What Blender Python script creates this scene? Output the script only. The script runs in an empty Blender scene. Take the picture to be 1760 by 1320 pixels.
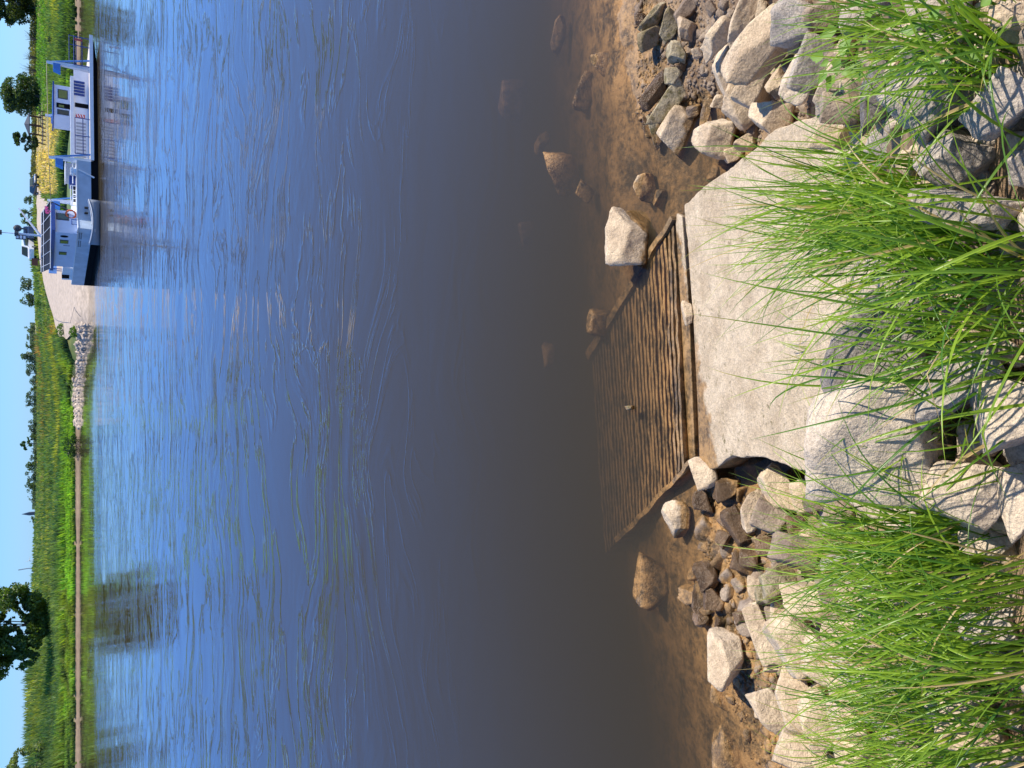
import bpy, math, random
import numpy as np
from mathutils import Vector, Matrix, noise
R = math.radians
rng = np.random.default_rng(7)
random.seed(7)
C = bpy.context.scene.collection
SC = bpy.context.scene

# ------------------------------------------------------------------ camera
H = 4.2                      # eye above the water
FPX = 1320.0                 # focal length in photo pixels (photo 1760 x 1320)
PIT = math.atan(818 / FPX)   # looking down
cP, sP = math.cos(PIT), math.sin(PIT)
cam_d = bpy.data.cameras.new('camera')
cam = bpy.data.objects.new('camera', cam_d)
C.objects.link(cam)
SC.camera = cam
Fw = Vector((0, cP, -sP)); Uw = Vector((0, sP, cP)); Xw = Vector((1, 0, 0))
M = Matrix.Identity(4)
for i in range(3):           # the photographer held the phone sideways: world up points to the picture's left
    M[i][0] = -Uw[i]; M[i][1] = Xw[i]; M[i][2] = -Fw[i]
M[2][3] = H
cam.matrix_world = M
cam_d.sensor_width = 36
cam_d.lens = 36 * FPX / 1760
cam_d.clip_start = 0.05
cam_d.clip_end = 8000

# ------------------------------------------------------------------ light
SUN_AZ, SUN_EL = R(13), R(58)      # azimuth counted from +X towards +Y
w = bpy.data.worlds.new('World'); SC.world = w; w.use_nodes = True
nt = w.node_tree; nt.nodes.clear()
sky = nt.nodes.new('ShaderNodeTexSky'); sky.sky_type = 'NISHITA'; sky.sun_disc = False
sky.sun_elevation = SUN_EL; sky.sun_rotation = R(90) - SUN_AZ
sky.air_density = 1.0; sky.dust_density = 0.1; sky.ozone_density = 4.0
tcw = nt.nodes.new('ShaderNodeTexCoord'); spw = nt.nodes.new('ShaderNodeSeparateXYZ'); nt.links.new(tcw.outputs['Generated'], spw.inputs[0])
rw = nt.nodes.new('ShaderNodeValToRGB'); rw.color_ramp.elements[0].position = 0; rw.color_ramp.elements[1].position = 1
rw.color_ramp.elements[0].color = (.23, .405, .78, 1); rw.color_ramp.elements[1].color = (.42, .43, .45, 1)
for p_, c_ in ((.06, (.25, .43, .74)), (.13, (.20, .47, .96)), (.22, (.17, .52, 1.0)), (.46, (.21, .60, 1.0)), (.72, (.42, .50, .58))):
    e_ = rw.color_ramp.elements.new(p_); e_.color = (*c_, 1)
nt.links.new(spw.outputs[2], rw.inputs[0])
hsv = nt.nodes.new('ShaderNodeVectorMath'); hsv.operation = 'MULTIPLY'; sc2 = nt.nodes.new('ShaderNodeVectorMath'); sc2.operation = 'SCALE'; sc2.inputs['Scale'].default_value = 2
nt.links.new(rw.outputs[0], sc2.inputs[0]); nt.links.new(sc2.outputs[0], hsv.inputs[1])
bg = nt.nodes.new('ShaderNodeBackground'); bg.inputs['Strength'].default_value = 0.10
wo = nt.nodes.new('ShaderNodeOutputWorld')
nt.links.new(sky.outputs[0], hsv.inputs[0]); nt.links.new(hsv.outputs[0], bg.inputs[0]); nt.links.new(bg.outputs[0], wo.inputs[0])
sd = bpy.data.lights.new('sun', 'SUN'); sd.energy = 5.0; sd.angle = R(0.5); sd.color = (1, .93, .81)
so = bpy.data.objects.new('sun', sd); C.objects.link(so)
sv = Vector((math.cos(SUN_EL) * math.cos(SUN_AZ), math.cos(SUN_EL) * math.sin(SUN_AZ), math.sin(SUN_EL)))
so.rotation_euler = sv.to_track_quat('Z', 'Y').to_euler(); so.location = (10, 5, 30)
SC.view_settings.view_transform = 'Standard'; SC.view_settings.look = 'None'
SC.view_settings.exposure = 0.38; SC.view_settings.gamma = 1
SC.cycles.volume_bounces = 1; SC.cycles.max_bounces = 8; SC.cycles.transparent_max_bounces = 24

# ------------------------------------------------------------------ rays
def ray(u, v):
    return Fw + Xw * ((660 - v) / FPX) - Uw * ((u - 880) / FPX)
CAM = Vector((0, 0, H))
def hit_z(u, v, z=0.0):
    d = ray(u, v); return CAM + d * ((z - H) / d.z)
def hit_plane(u, v, p0, n):
    d = ray(u, v); return CAM + d * ((Vector(p0) - CAM).dot(n) / d.dot(n))
def at_y(u, v, Y):
    d = ray(u, v); return CAM + d * (Y / d.y)

# ------------------------------------------------------------------ materials
def mat(name, col=(.5, .5, .5), rough=.6, var=.0, scale=8, bump=0, bscale=40, metal=0, spec=.4, attr=None, coat=0, detail=6):
    m = bpy.data.materials.new(name); m.use_nodes = True
    n = m.node_tree; b = n.nodes['Principled BSDF']
    b.inputs['Roughness'].default_value = rough; b.inputs['Metallic'].default_value = metal
    b.inputs['Specular IOR Level'].default_value = spec; b.inputs['Coat Weight'].default_value = coat
    tc = n.nodes.new('ShaderNodeTexCoord')
    src = None
    if attr:
        a = n.nodes.new('ShaderNodeAttribute'); a.attribute_name = attr; src = a.outputs['Color']
    nz = n.nodes.new('ShaderNodeTexNoise'); nz.inputs['Scale'].default_value = scale; nz.inputs['Detail'].default_value = detail
    n.links.new(tc.outputs['Object'], nz.inputs['Vector'])
    mr = n.nodes.new('ShaderNodeMapRange'); mr.inputs[1].default_value = .3; mr.inputs[2].default_value = .7
    mr.inputs[3].default_value = 1 - var; mr.inputs[4].default_value = 1 + var
    n.links.new(nz.outputs[0], mr.inputs[0])
    mx = n.nodes.new('ShaderNodeMix'); mx.data_type = 'RGBA'; mx.blend_type = 'MULTIPLY'; mx.inputs[0].default_value = 1
    if src: n.links.new(src, mx.inputs[6])
    else: mx.inputs[6].default_value = (*col, 1)
    cb = n.nodes.new('ShaderNodeCombineColor')
    for i in range(3): n.links.new(mr.outputs[0], cb.inputs[i])
    n.links.new(cb.outputs[0], mx.inputs[7]); n.links.new(mx.outputs[2], b.inputs['Base Color'])
    if bump:
        nb = n.nodes.new('ShaderNodeTexNoise'); nb.inputs['Scale'].default_value = bscale; nb.inputs['Detail'].default_value = 8
        n.links.new(tc.outputs['Object'], nb.inputs['Vector'])
        bp = n.nodes.new('ShaderNodeBump'); bp.inputs['Strength'].default_value = min(bump, 1); bp.inputs['Distance'].default_value = .02 * max(1, bump)
        n.links.new(nb.outputs[0], bp.inputs['Height']); n.links.new(bp.outputs[0], b.inputs['Normal'])
    return m

def leafmat(name, col=None, attr='Col', trans=.35, rough=.45):
    m = bpy.data.materials.new(name); m.use_nodes = True
    n = m.node_tree; b = n.nodes['Principled BSDF']; out = n.nodes['Material Output']
    b.inputs['Roughness'].default_value = rough; b.inputs['Specular IOR Level'].default_value = .35
    t = n.nodes.new('ShaderNodeBsdfTranslucent'); mx = n.nodes.new('ShaderNodeMixShader'); mx.inputs[0].default_value = trans
    if col is None:
        a = n.nodes.new('ShaderNodeAttribute'); a.attribute_name = attr; c = a.outputs['Color']
        g = n.nodes.new('ShaderNodeMix'); g.data_type = 'RGBA'; g.blend_type = 'MULTIPLY'; g.inputs[0].default_value = 1
        g.inputs[7].default_value = (1.9, 2.0, .55, 1)
        n.links.new(c, g.inputs[6]); n.links.new(c, b.inputs['Base Color']); n.links.new(g.outputs[2], t.inputs['Color'])
    else:
        b.inputs['Base Color'].default_value = (*col, 1); t.inputs['Color'].default_value = (col[0] * 1.9, min(1, col[1] * 2), col[2] * .6, 1)
    n.links.new(b.outputs[0], mx.inputs[1]); n.links.new(t.outputs[0], mx.inputs[2]); n.links.new(mx.outputs[0], out.inputs['Surface'])
    return m

def rock_mat(name, c1, c2, rough=.85, wet=True, moss=0.0, grain=1.0, crack=.22, wz=.0, tilt=0.0):
    """stone: two mineral tones, fine grain, a dark algae-stained foot near the water level"""
    m = bpy.data.materials.new(name); m.use_nodes = True
    n = m.node_tree; L = n.links.new; b = n.nodes['Principled BSDF']; N = n.nodes.new
    geo = N('ShaderNodeNewGeometry'); tc = N('ShaderNodeTexCoord')
    def nz(scale, det=6, rg=.6, vec=geo.outputs['Position']):
        q = N('ShaderNodeTexNoise'); q.inputs['Scale'].default_value = scale; q.inputs['Detail'].default_value = det; q.inputs['Roughness'].default_value = rg
        L(vec, q.inputs['Vector']); return q.outputs[0]
    big = nz(4.5, 5); fine = nz(95, 4, .75); mid = nz(22, 5, .7)
    rp = N('ShaderNodeValToRGB'); rp.color_ramp.elements[0].position = .36; rp.color_ramp.elements[1].position = .62
    rp.color_ramp.elements[0].color = (*c2, 1); rp.color_ramp.elements[1].color = (*c1, 1); L(big, rp.inputs[0])
    gr = N('ShaderNodeMapRange'); gr.inputs[1].default_value = .33; gr.inputs[2].default_value = .66; gr.inputs[3].default_value = 1 - .30 * grain; gr.inputs[4].default_value = 1 + .2 * grain
    L(fine, gr.inputs[0])
    gm = N('ShaderNodeMapRange'); gm.inputs[1].default_value = .3; gm.inputs[2].default_value = .7; gm.inputs[3].default_value = .8; gm.inputs[4].default_value = 1.15
    L(mid, gm.inputs[0])
    mu = N('ShaderNodeMath'); mu.operation = 'MULTIPLY'; L(gr.outputs[0], mu.inputs[0]); L(gm.outputs[0], mu.inputs[1])
    sc = N('ShaderNodeVectorMath'); sc.operation = 'SCALE'; L(rp.outputs[0], sc.inputs[0]); L(mu.outputs[0], sc.inputs['Scale'])
    col = sc.outputs[0]
    sp = N('ShaderNodeSeparateXYZ'); L(geo.outputs['Position'], sp.inputs[0])
    ro = None
    if wet:
        wn = nz(9, 4)
        ad = N('ShaderNodeMath'); ad.operation = 'MULTIPLY_ADD'; ad.inputs[1].default_value = -.13; L(wn, ad.inputs[0])
        tl = N('ShaderNodeMath'); tl.operation = 'MULTIPLY_ADD'; tl.inputs[1].default_value = tilt; L(sp.outputs[0], tl.inputs[0]); L(sp.outputs[2], tl.inputs[2]); L(tl.outputs[0], ad.inputs[2])
        wm = N('ShaderNodeMapRange'); wm.inputs[1].default_value = -.04 + wz; wm.inputs[2].default_value = -.015 + wz; wm.inputs[3].default_value = 1; wm.inputs[4].default_value = 0
        L(ad.outputs[0], wm.inputs[0])
        mw = N('ShaderNodeMix'); mw.data_type = 'RGBA'; L(wm.outputs[0], mw.inputs[0]); L(col, mw.inputs[6])
        wc = N('ShaderNodeMix'); wc.data_type = 'RGBA'; wc.inputs[6].default_value = (.09, .06, .03, 1); wc.inputs[7].default_value = (.44, .26, .11, 1); fa = N('ShaderNodeMath'); fa.operation = 'ADD'; L(mid, fa.inputs[0]); L(big, fa.inputs[1]); fb_ = N('ShaderNodeMapRange'); fb_.inputs[1].default_value = .82; fb_.inputs[2].default_value = 1.14; L(fa.outputs[0], fb_.inputs[0]); L(fb_.outputs[0], wc.inputs[0])
        L(wc.outputs[2], mw.inputs[7]); col = mw.outputs[2]
        rr = N('ShaderNodeMapRange'); rr.inputs[3].default_value = rough; rr.inputs[4].default_value = .3; L(wm.outputs[0], rr.inputs[0]); ro = rr.outputs[0]
    if moss:
        mn = nz(14, 5, .7)
        mr = N('ShaderNodeMapRange'); mr.inputs[1].default_value = .62 - .2 * moss; mr.inputs[2].default_value = .7 - .12 * moss; mr.inputs[4].default_value = .8; L(mn, mr.inputs[0])
        mm = N('ShaderNodeMix'); mm.data_type = 'RGBA'; L(mr.outputs[0], mm.inputs[0]); L(col, mm.inputs[6]); mm.inputs[7].default_value = (.12, .1, .03, 1); col = mm.outputs[2]
    L(col, b.inputs['Base Color'])
    if ro: L(ro, b.inputs['Roughness'])
    else: b.inputs['Roughness'].default_value = rough
    b.inputs['Specular IOR Level'].default_value = .3
    b1 = N('ShaderNodeBump'); b1.inputs['Strength'].default_value = .9; b1.inputs['Distance'].default_value = .02; L(mid, b1.inputs['Height'])
    b2 = N('ShaderNodeBump'); b2.inputs['Strength'].default_value = min(1, .8 * grain); b2.inputs['Distance'].default_value = .006; L(fine, b2.inputs['Height']); L(b1.outputs[0], b2.inputs['Normal'])
    vo = N('ShaderNodeTexVoronoi'); vo.feature = 'DISTANCE_TO_EDGE'; vo.inputs['Scale'].default_value = 5.5
    dv = N('ShaderNodeVectorMath'); dv.operation = 'MULTIPLY_ADD'; 
    nzc = N('ShaderNodeTexNoise'); nzc.inputs['Scale'].default_value = 6; L(geo.outputs['Position'], nzc.inputs['Vector'])
    L(nzc.outputs['Color'], dv.inputs[0]); dv.inputs[1].default_value = (.35, .35, .35); L(geo.outputs['Position'], dv.inputs[2]); L(dv.outputs[0], vo.inputs['Vector'])
    cr = N('ShaderNodeMapRange'); cr.inputs[2].default_value = .045; L(vo.outputs['Distance'], cr.inputs[0])
    b3 = N('ShaderNodeBump'); b3.inputs['Strength'].default_value = crack; b3.inputs['Distance'].default_value = .012; L(cr.outputs[0], b3.inputs['Height']); L(b2.outputs[0], b3.inputs['Normal'])
    L(b3.outputs[0], b.inputs['Normal'])
    return m

MR = {
 't': rock_mat('tan_stone', (.70, .55, .38), (.52, .39, .265)),
 'g': rock_mat('grey_stone', (.56, .47, .38), (.36, .31, .27), wet=False, grain=1.3),
 'p': rock_mat('pale_stone', (.70, .57, .43), (.52, .42, .32), wet=False),
 'k': rock_mat('dark_pitted_stone', (.36, .31, .27), (.18, .16, .15), wet=False, grain=1.5, crack=.5),
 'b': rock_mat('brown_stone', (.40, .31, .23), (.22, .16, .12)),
 'w': rock_mat('wet_stone', (.22, .14, .08), (.09, .055, .03), rough=.22),
 'm': rock_mat('mossy_stone', (.50, .42, .28), (.30, .23, .14), moss=.7),
 's': rock_mat('algae_stone', (.30, .19, .09), (.17, .10, .05), rough=.8),
}
concrete = rock_mat('concrete', (.63, .50, .35), (.49, .375, .25), wet=True, grain=1.0, crack=.04, wz=.105, tilt=.08, moss=.12)
ribmat = rock_mat('algae_concrete', (.36, .24, .13), (.20, .13, .07), wet=True, grain=1.3, crack=.3)

# ------------------------------------------------------------------ mesh helpers
class MB:
    def __init__(s): s.v = []; s.f = []; s.mi = []
    def add(s, vs, fs):
        o = len(s.v); s.v += [tuple(p) for p in vs]; s.f += [tuple(i + o for i in f) for f in fs]
    def box8(s, p):     # p: 8 points bottom 4 then top 4
        s.add(p, [(3, 2, 1, 0), (4, 5, 6, 7), (0, 1, 5, 4), (1, 2, 6, 5), (2, 3, 7, 6), (3, 0, 4, 7)])
    def box(s, a, b, fr=None):
        (x0, y0, z0), (x1, y1, z1) = a, b
        p = [(x0, y0, z0), (x1, y0, z0), (x1, y1, z0), (x0, y1, z0), (x0, y0, z1), (x1, y0, z1), (x1, y1, z1), (x0, y1, z1)]
        if fr: p = [fr(*q) for q in p]
        s.box8(p)
    def prism(s, poly, z0, z1, fr=None):
        n = len(poly)
        a = [(x, y, z0) for x, y in poly]; b = [(x, y, z1) for x, y in poly]
        p = a + b
        if fr: p = [fr(*q) for q in p]
        s.add(p, [tuple(range(n))[::-1], tuple(range(n, 2 * n))] + [(i, (i + 1) % n, n + (i + 1) % n, n + i) for i in range(n)])
    def tube(s, pts, r, seg=6, r1=None):
        pts = [Vector(p) for p in pts]; r1 = r if r1 is None else r1; vs = []; m = len(pts)
        for i, p in enumerate(pts):
            t = (pts[min(i + 1, m - 1)] - pts[max(i - 1, 0)]).normalized()
            a = Vector((0, 0, 1)) if abs(t.z) < .9 else Vector((1, 0, 0))
            e1 = t.cross(a).normalized(); e2 = t.cross(e1); q = r + (r1 - r) * i / (m - 1)
            for k in range(seg):
                an = 2 * math.pi * k / seg; vs.append(p + e1 * math.cos(an) * q + e2 * math.sin(an) * q)
        fs = [(i * seg + k, i * seg + (k + 1) % seg, (i + 1) * seg + (k + 1) % seg, (i + 1) * seg + k) for i in range(m - 1) for k in range(seg)]
        fs += [tuple(range(seg))[::-1], tuple((m - 1) * seg + k for k in range(seg))]
        s.add(vs, fs)
    def build(s, name, m, parent=None, smooth=False, bevel=0):
        me = bpy.data.meshes.new(name); me.from_pydata(s.v, [], s.f); me.materials.append(m)
        import bmesh
        bm = bmesh.new(); bm.from_mesh(me); bmesh.ops.recalc_face_normals(bm, faces=bm.faces); bm.to_mesh(me); bm.free()
        o = bpy.data.objects.new(name, me); C.objects.link(o)
        if smooth: me.shade_smooth()
        if bevel:
            b = o.modifiers.new('bevel', 'BEVEL'); b.width = bevel; b.segments = 2; b.limit_method = 'ANGLE'
        if parent is not None:
            o.parent = parent; o.matrix_parent_inverse = Matrix.Translation(-parent.location)
        return o
def tag(o, label=None, cat=None, group=None, kind=None):
    if label: o['label'] = label
    if cat: o['category'] = cat
    if group: o['group'] = group
    if kind: o['kind'] = kind
    return o
def empty(name, loc, *a, **k):
    o = bpy.data.objects.new(name, None); o.location = loc; o.empty_display_size = .2; C.objects.link(o); return tag(o, *a, **k)
def npmesh(name, V, F, m, col=None, parent=None, smooth=False):
    """V (n,3), F (m,k) arrays of equal-size faces, col (n,3) per vertex"""
    V = np.asarray(V, np.float32); F = np.asarray(F, np.int32); k = F.shape[1]
    me = bpy.data.meshes.new(name); me.vertices.add(len(V)); me.vertices.foreach_set('co', V.ravel())
    me.loops.add(F.size); me.loops.foreach_set('vertex_index', F.ravel())
    me.polygons.add(len(F)); me.polygons.foreach_set('loop_start', np.arange(0, F.size, k, dtype=np.int32)); me.polygons.foreach_set('loop_total', np.full(len(F), k, np.int32))
    me.update(calc_edges=True); me.validate()
    if col is not None:
        ca = me.color_attributes.new('Col', 'FLOAT_COLOR', 'POINT'); c4 = np.ones((len(V), 4), np.float32); c4[:, :3] = col
        ca.data.foreach_set('color', c4.ravel())
    if smooth: me.shade_smooth()
    me.materials.append(m)
    o = bpy.data.objects.new(name, me); C.objects.link(o)
    if parent is not None:
        o.parent = parent; o.matrix_parent_inverse = Matrix.Translation(-parent.location)
    return o

# cheap smooth noise on arrays
_ph = rng.uniform(0, 6.28, (40, 3)); _dr = rng.uniform(-1, 1, (40, 2)); _dr /= np.linalg.norm(_dr, axis=1)[:, None]
def sn(x, y, sc, n=8, s=0):
    o = 0
    for i in range(n):
        k = (i + s * 5) % 40; f = sc * (0.6 + 0.25 * i)
        o = o + np.sin((x * _dr[k, 0] + y * _dr[k, 1]) * f + _ph[k, 0] + 1.3 * np.sin((x * _dr[k, 1] - y * _dr[k, 0]) * f * .7 + _ph[k, 1]))
    return o / n
def sstep(a, b, x):
    t = np.clip((x - a) / (b - a), 0, 1); return t * t * (3 - 2 * t)

# ------------------------------------------------------------------ terrain
def Yw(X): return 4.24 + .24 * np.clip(X, -8, 8) + .10 * sn(X, X * 0, 2.2, 6, 1)
_pt = [-40, -8, -5, -3, -1.5, -.7, 0, .4, .9, 1.5, 2.4, 3.2, 4.2, 6, 40]
_pz = [-2.4, -2.3, -1.9, -1.15, -.42, -.17, 0, .03, .13, .45, 1.1, 1.7, 2.35, 2.65, 2.9]
def h_near(X, Y):
    X = np.asarray(X, float); Y = np.asarray(Y, float)
    t = Yw(X) - Y; z = np.interp(t, _pt, _pz)
    z = z + .035 * sn(X, Y, 5, 8, 2) * sstep(-6, 0, t) + .014 * sn(X, Y, 15, 8, 3) + .008 * sn(X, Y, 34, 8, 6)
    sl = sstep(-.95, -.5, X) * sstep(2.3, 1.9, X) * sstep(5.2, 4.6, Y) * sstep(1.6, 2.1, Y)
    z = z - .16 * sl * sstep(-.1, .4, t) - .22 * sl * sstep(.3, -.5, t)
    return z
def Yf(X):
    X = np.asarray(X, float)
    jut = sstep(-1.5, 7.5, X) * sstep(36, 24, X)
    return 103 - 19.5 * jut + .5 * sn(X, X * 0, .35, 6, 4)
_ft = [-60, -6, 0, 1.0, 3, 8, 20, 45, 75, 110, 4000]
_fl = [-2.4, -1.2, 0, .3, .75, 1.2, 1.7, 2.5, 3.1, 3.3, 3.3]
_fr = [-60., -6, 0, .25, .6, 1.0, 1.8, 3.2, 4.15, 4.5, 4.5]
def h_far(X, Y):
    X = np.asarray(X, float); Y = np.asarray(Y, float); t = Y - Yf(X)
    a = np.interp(t, _ft, _fl); b = np.interp(t, _ft, _fr)
    k = sstep(0, 22, X - .02 * (Y - 90)) * sstep(1500, 500, Y)
    z = a * (1 - k) + b * k
    z = z + 1.7 * sstep(-38, -58, X) * sstep(3, 20, t) * sstep(600, 200, Y)
    return z + .12 * sn(X, Y, .25, 8, 5) * sstep(1, 12, t)
def hitf(fn, u, v, t0, t1, n=90):
    d = ray(u, v); ts = np.linspace(t0, t1, n)
    x = d.x * ts; y = d.y * ts; z = H + d.z * ts; g = z - fn(x, y)
    i = np.where(g < 0)[0]
    if len(i) == 0: return None
    i = i[0]
    if i == 0: t = ts[0]
    else: t = ts[i - 1] + (ts[i] - ts[i - 1]) * g[i - 1] / (g[i - 1] - g[i])
    p = CAM + d * float(t); return p
def near(u, v): return hitf(h_near, u, v, 1.0, 14, 260)
def far(u, v, mx=700): return hitf(h_far, u, v, 60, mx, 320)
def zc(p): return (p - CAM).dot(Fw)

def grid(name, xs, ys, fn, m, colf=None, **k):
    X, Y = np.meshgrid(xs, ys); Z = fn(X, Y)
    V = np.stack([X, Y, Z], -1).reshape(-1, 3); nx, ny = len(xs), len(ys)
    i = np.arange(nx * ny).reshape(ny, nx)
    F = np.stack([i[:-1, :-1], i[:-1, 1:], i[1:, 1:], i[1:, :-1]], -1).reshape(-1, 4)
    return npmesh(name, V, F, m, col=colf(V[:, 0], V[:, 1], V[:, 2]) if colf else None, smooth=True)
# ------------------------------------------------------------------ near bank and river bed
mud = rock_mat('silt_and_sand', (.42, .29, .18), (.22, .14, .08), wet=True, grain=1.4, crack=0)
xs = np.concatenate([np.linspace(-300, -12, 14), np.linspace(-10, -4.2, 14), np.linspace(-4, 4.6, 270), np.linspace(4.8, 12, 16), np.linspace(16, 300, 14)])
ys = np.concatenate([np.linspace(-60, -4, 8), np.linspace(-3, .5, 24), np.linspace(.55, 6.6, 220), np.linspace(6.8, 14, 24), np.linspace(18, 70, 8)])
bank = grid('river_bank', xs, ys, h_near, mud)
tag(bank, 'brown silty river bank running down under the water', kind='structure')

# far bank: one sheet to the horizon
def farcol(x, y, z):
    t = y - Yf(x); n = sn(x, y, .5, 8, 6); n2 = sn(x, y, .12, 8, 7)
    sand = np.array([.24, .17, .115]); lime = np.array([.08, .13, .03]); bg_ = np.array([.085, .135, .05]); ol = np.array([.17, .16, .045]); dry = np.array([.40, .31, .15])
    c = np.where((n2 > .05)[:, None], bg_, ol) * (1 + .25 * n)[:, None]
    c = c * (1 - sstep(10, 4, t))[:, None] + lime * sstep(10, 4, t)[:, None]
    s = sstep(1.6, .8, t)[:, None]; c = c * (1 - s) + sand * (1 + .15 * n)[:, None] * s
    dr = (sstep(19, 25, x) * sstep(60, 48, x) * sstep(22, 30, t) * sstep(2, -12, x - y * .33))[:, None]
    return c * (1 - dr) + dry * (1 + .2 * n)[:, None] * dr
fm = mat('far_bank_soil', attr='Col', rough=.95, var=.25, scale=1.2, bump=1, bscale=3)
xs = np.concatenate([np.linspace(-3500, -110, 20), np.linspace(-100, 100, 180), np.linspace(110, 3500, 20)])
ys = np.concatenate([np.linspace(68, 130, 90), np.linspace(131, 260, 60), np.linspace(270, 700, 30), np.linspace(800, 6000, 20)])
fb = grid('far_bank_ground', xs, ys, h_far, fm, farcol)
tag(fb, 'low green far river bank reaching to the horizon', kind='structure')

# ------------------------------------------------------------------ water: a real body of murky water with a rippled surface
wm = bpy.data.materials.new('river_water'); wm.use_nodes = True
n = wm.node_tree; n.nodes.clear(); N = n.nodes.new; L = n.links.new
out = N('ShaderNodeOutputMaterial')
geo = N('ShaderNodeNewGeometry')
def mapv(sx, sy, rot=0, src=None):
    q = N('ShaderNodeMapping'); q.inputs['Scale'].default_value = (sx, sy, 1); q.inputs['Rotation'].default_value = (0, 0, rot)
    L(src or geo.outputs['Position'], q.inputs[0]); return q.outputs[0]
def wnoise(vec, sc, det=3, dist=0.0, rg=.5):
    q = N('ShaderNodeTexNoise'); q.inputs['Scale'].default_value = sc; q.inputs['Detail'].default_value = det; q.inputs['Distortion'].default_value = dist; q.inputs['Roughness'].default_value = rg
    L(vec, q.inputs['Vector']); return q.outputs[0]
def mth(op, a, b=None, c=None):
    q = N('ShaderNodeMath'); q.operation = op
    for i, x in enumerate((a, b, c)):
        if x is None: continue
        if isinstance(x, (int, float)): q.inputs[i].default_value = x
        else: L(x, q.inputs[i])
    return q.outputs[0]
def mrange(x, a, b, c, d):
    q = N('ShaderNodeMapRange'); L(x, q.inputs[0])
    for i, y in enumerate((a, b, c, d)): q.inputs[i + 1].default_value = y
    return q.outputs[0]
sep = N('ShaderNodeSeparateXYZ'); L(geo.outputs['Position'], sep.inputs[0])
# warp so that ripples gather along curved current lines
wv = N('ShaderNodeTexNoise'); wv.inputs['Scale'].default_value = .22; wv.inputs['Detail'].default_value = 2; L(geo.outputs['Position'], wv.inputs['Vector'])
wa = N('ShaderNodeVectorMath'); wa.operation = 'MULTIPLY_ADD'; L(wv.outputs['Color'], wa.inputs[0]); wa.inputs[1].default_value = (3.5, 3.5, 0); L(geo.outputs['Position'], wa.inputs[2])
W = wa.outputs[0]
big = wnoise(mapv(.10, .22, .12, W), 1, 3, .6)
mid = wnoise(mapv(.85, 2.3, .06, W), 1, 3, .3, .55)
fine = wnoise(mapv(2.2, 6.0, -.05, W), 1, 3, .6)
cur = wnoise(mapv(.16, .55, .1, W), 1, 4, 1.6, .6)             # ridges: thin current seams
seam = mth('POWER', mrange(mth('ABSOLUTE', mth('SUBTRACT', cur, .5)), 0, .035, 1, 0), 2)
patch = mrange(wnoise(mapv(.07, .30, 0, W), 1, 3, .5), .40, .62, .0, 1)
calm = mrange(sep.outputs[1], 6.5, 13, .05, 1)                 # sheltered water by the bank lies smooth
calm2 = mrange(sep.outputs[1], 4.5, 9, .0, 1)
hgt = mth('ADD', mth('MULTIPLY', big, .10), mth('MULTIPLY', mth('MULTIPLY', mid, .036), mth('ADD', mth('MULTIPLY', patch, .8), .35)))
hgt = mth('ADD', hgt, mth('MULTIPLY', mth('MULTIPLY', fine, .021), mth('MULTIPLY', mth('ADD', patch, mth('MULTIPLY', seam, 1.5)), calm)))
hgt = mth('ADD', hgt, mth('MULTIPLY', mth('MULTIPLY', seam, .006), calm))
bp = N('ShaderNodeBump'); bp.inputs['Distance'].default_value = 1.0; L(hgt, bp.inputs['Height'])
edge = mth('ADD', sep.outputs[1], mth('MULTIPLY', mth('SUBTRACT', wnoise(mapv(.05, .02), 1, 2), .5), 14))
lee = mrange(edge, 69, 74, 1, .07)                              # still water in the lee of the far bank
L(mth('MULTIPLY', lee, mth('ADD', mth('MULTIPLY', calm, .27), mth('MULTIPLY', calm2, .09))), bp.inputs['Strength'])
gl = N('ShaderNodeBsdfGlossy'); gl.inputs['Roughness'].default_value = .03; gl.inputs['Color'].default_value = (1, 1, 1, 1); L(bp.outputs[0], gl.inputs['Normal'])
tr = N('ShaderNodeBsdfTransparent'); tr.inputs[0].default_value = (1, 1, 1, 1)
fr = N('ShaderNodeFresnel'); fr.inputs['IOR'].default_value = 1.333; L(bp.outputs[0], fr.inputs['Normal'])
mx = N('ShaderNodeMixShader'); L(fr.outputs[0], mx.inputs[0]); L(tr.outputs[0], mx.inputs[1]); L(gl.outputs[0], mx.inputs[2]); L(mx.outputs[0], out.inputs['Surface'])
vs_ = N('ShaderNodeVolumeScatter'); vs_.inputs['Color'].default_value = (.62, .57, .40, 1); vs_.inputs['Density'].default_value = 1.2; vs_.inputs['Anisotropy'].default_value = .2
va = N('ShaderNodeVolumeAbsorption'); va.inputs['Color'].default_value = (.26, .17, .02, 1); va.inputs['Density'].default_value = 3.1
vadd = N('ShaderNodeAddShader'); L(vs_.outputs[0], vadd.inputs[0]); L(va.outputs[0], vadd.inputs[1]); L(vadd.outputs[0], out.inputs['Volume'])
mb = MB(); mb.box((-290, -1, -2.2), (290, 110, 0)); wat = mb.build('river_water', wm)
tag(wat, 'wide blue river with ripples, brown and clear at the near edge', kind='structure')

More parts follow.
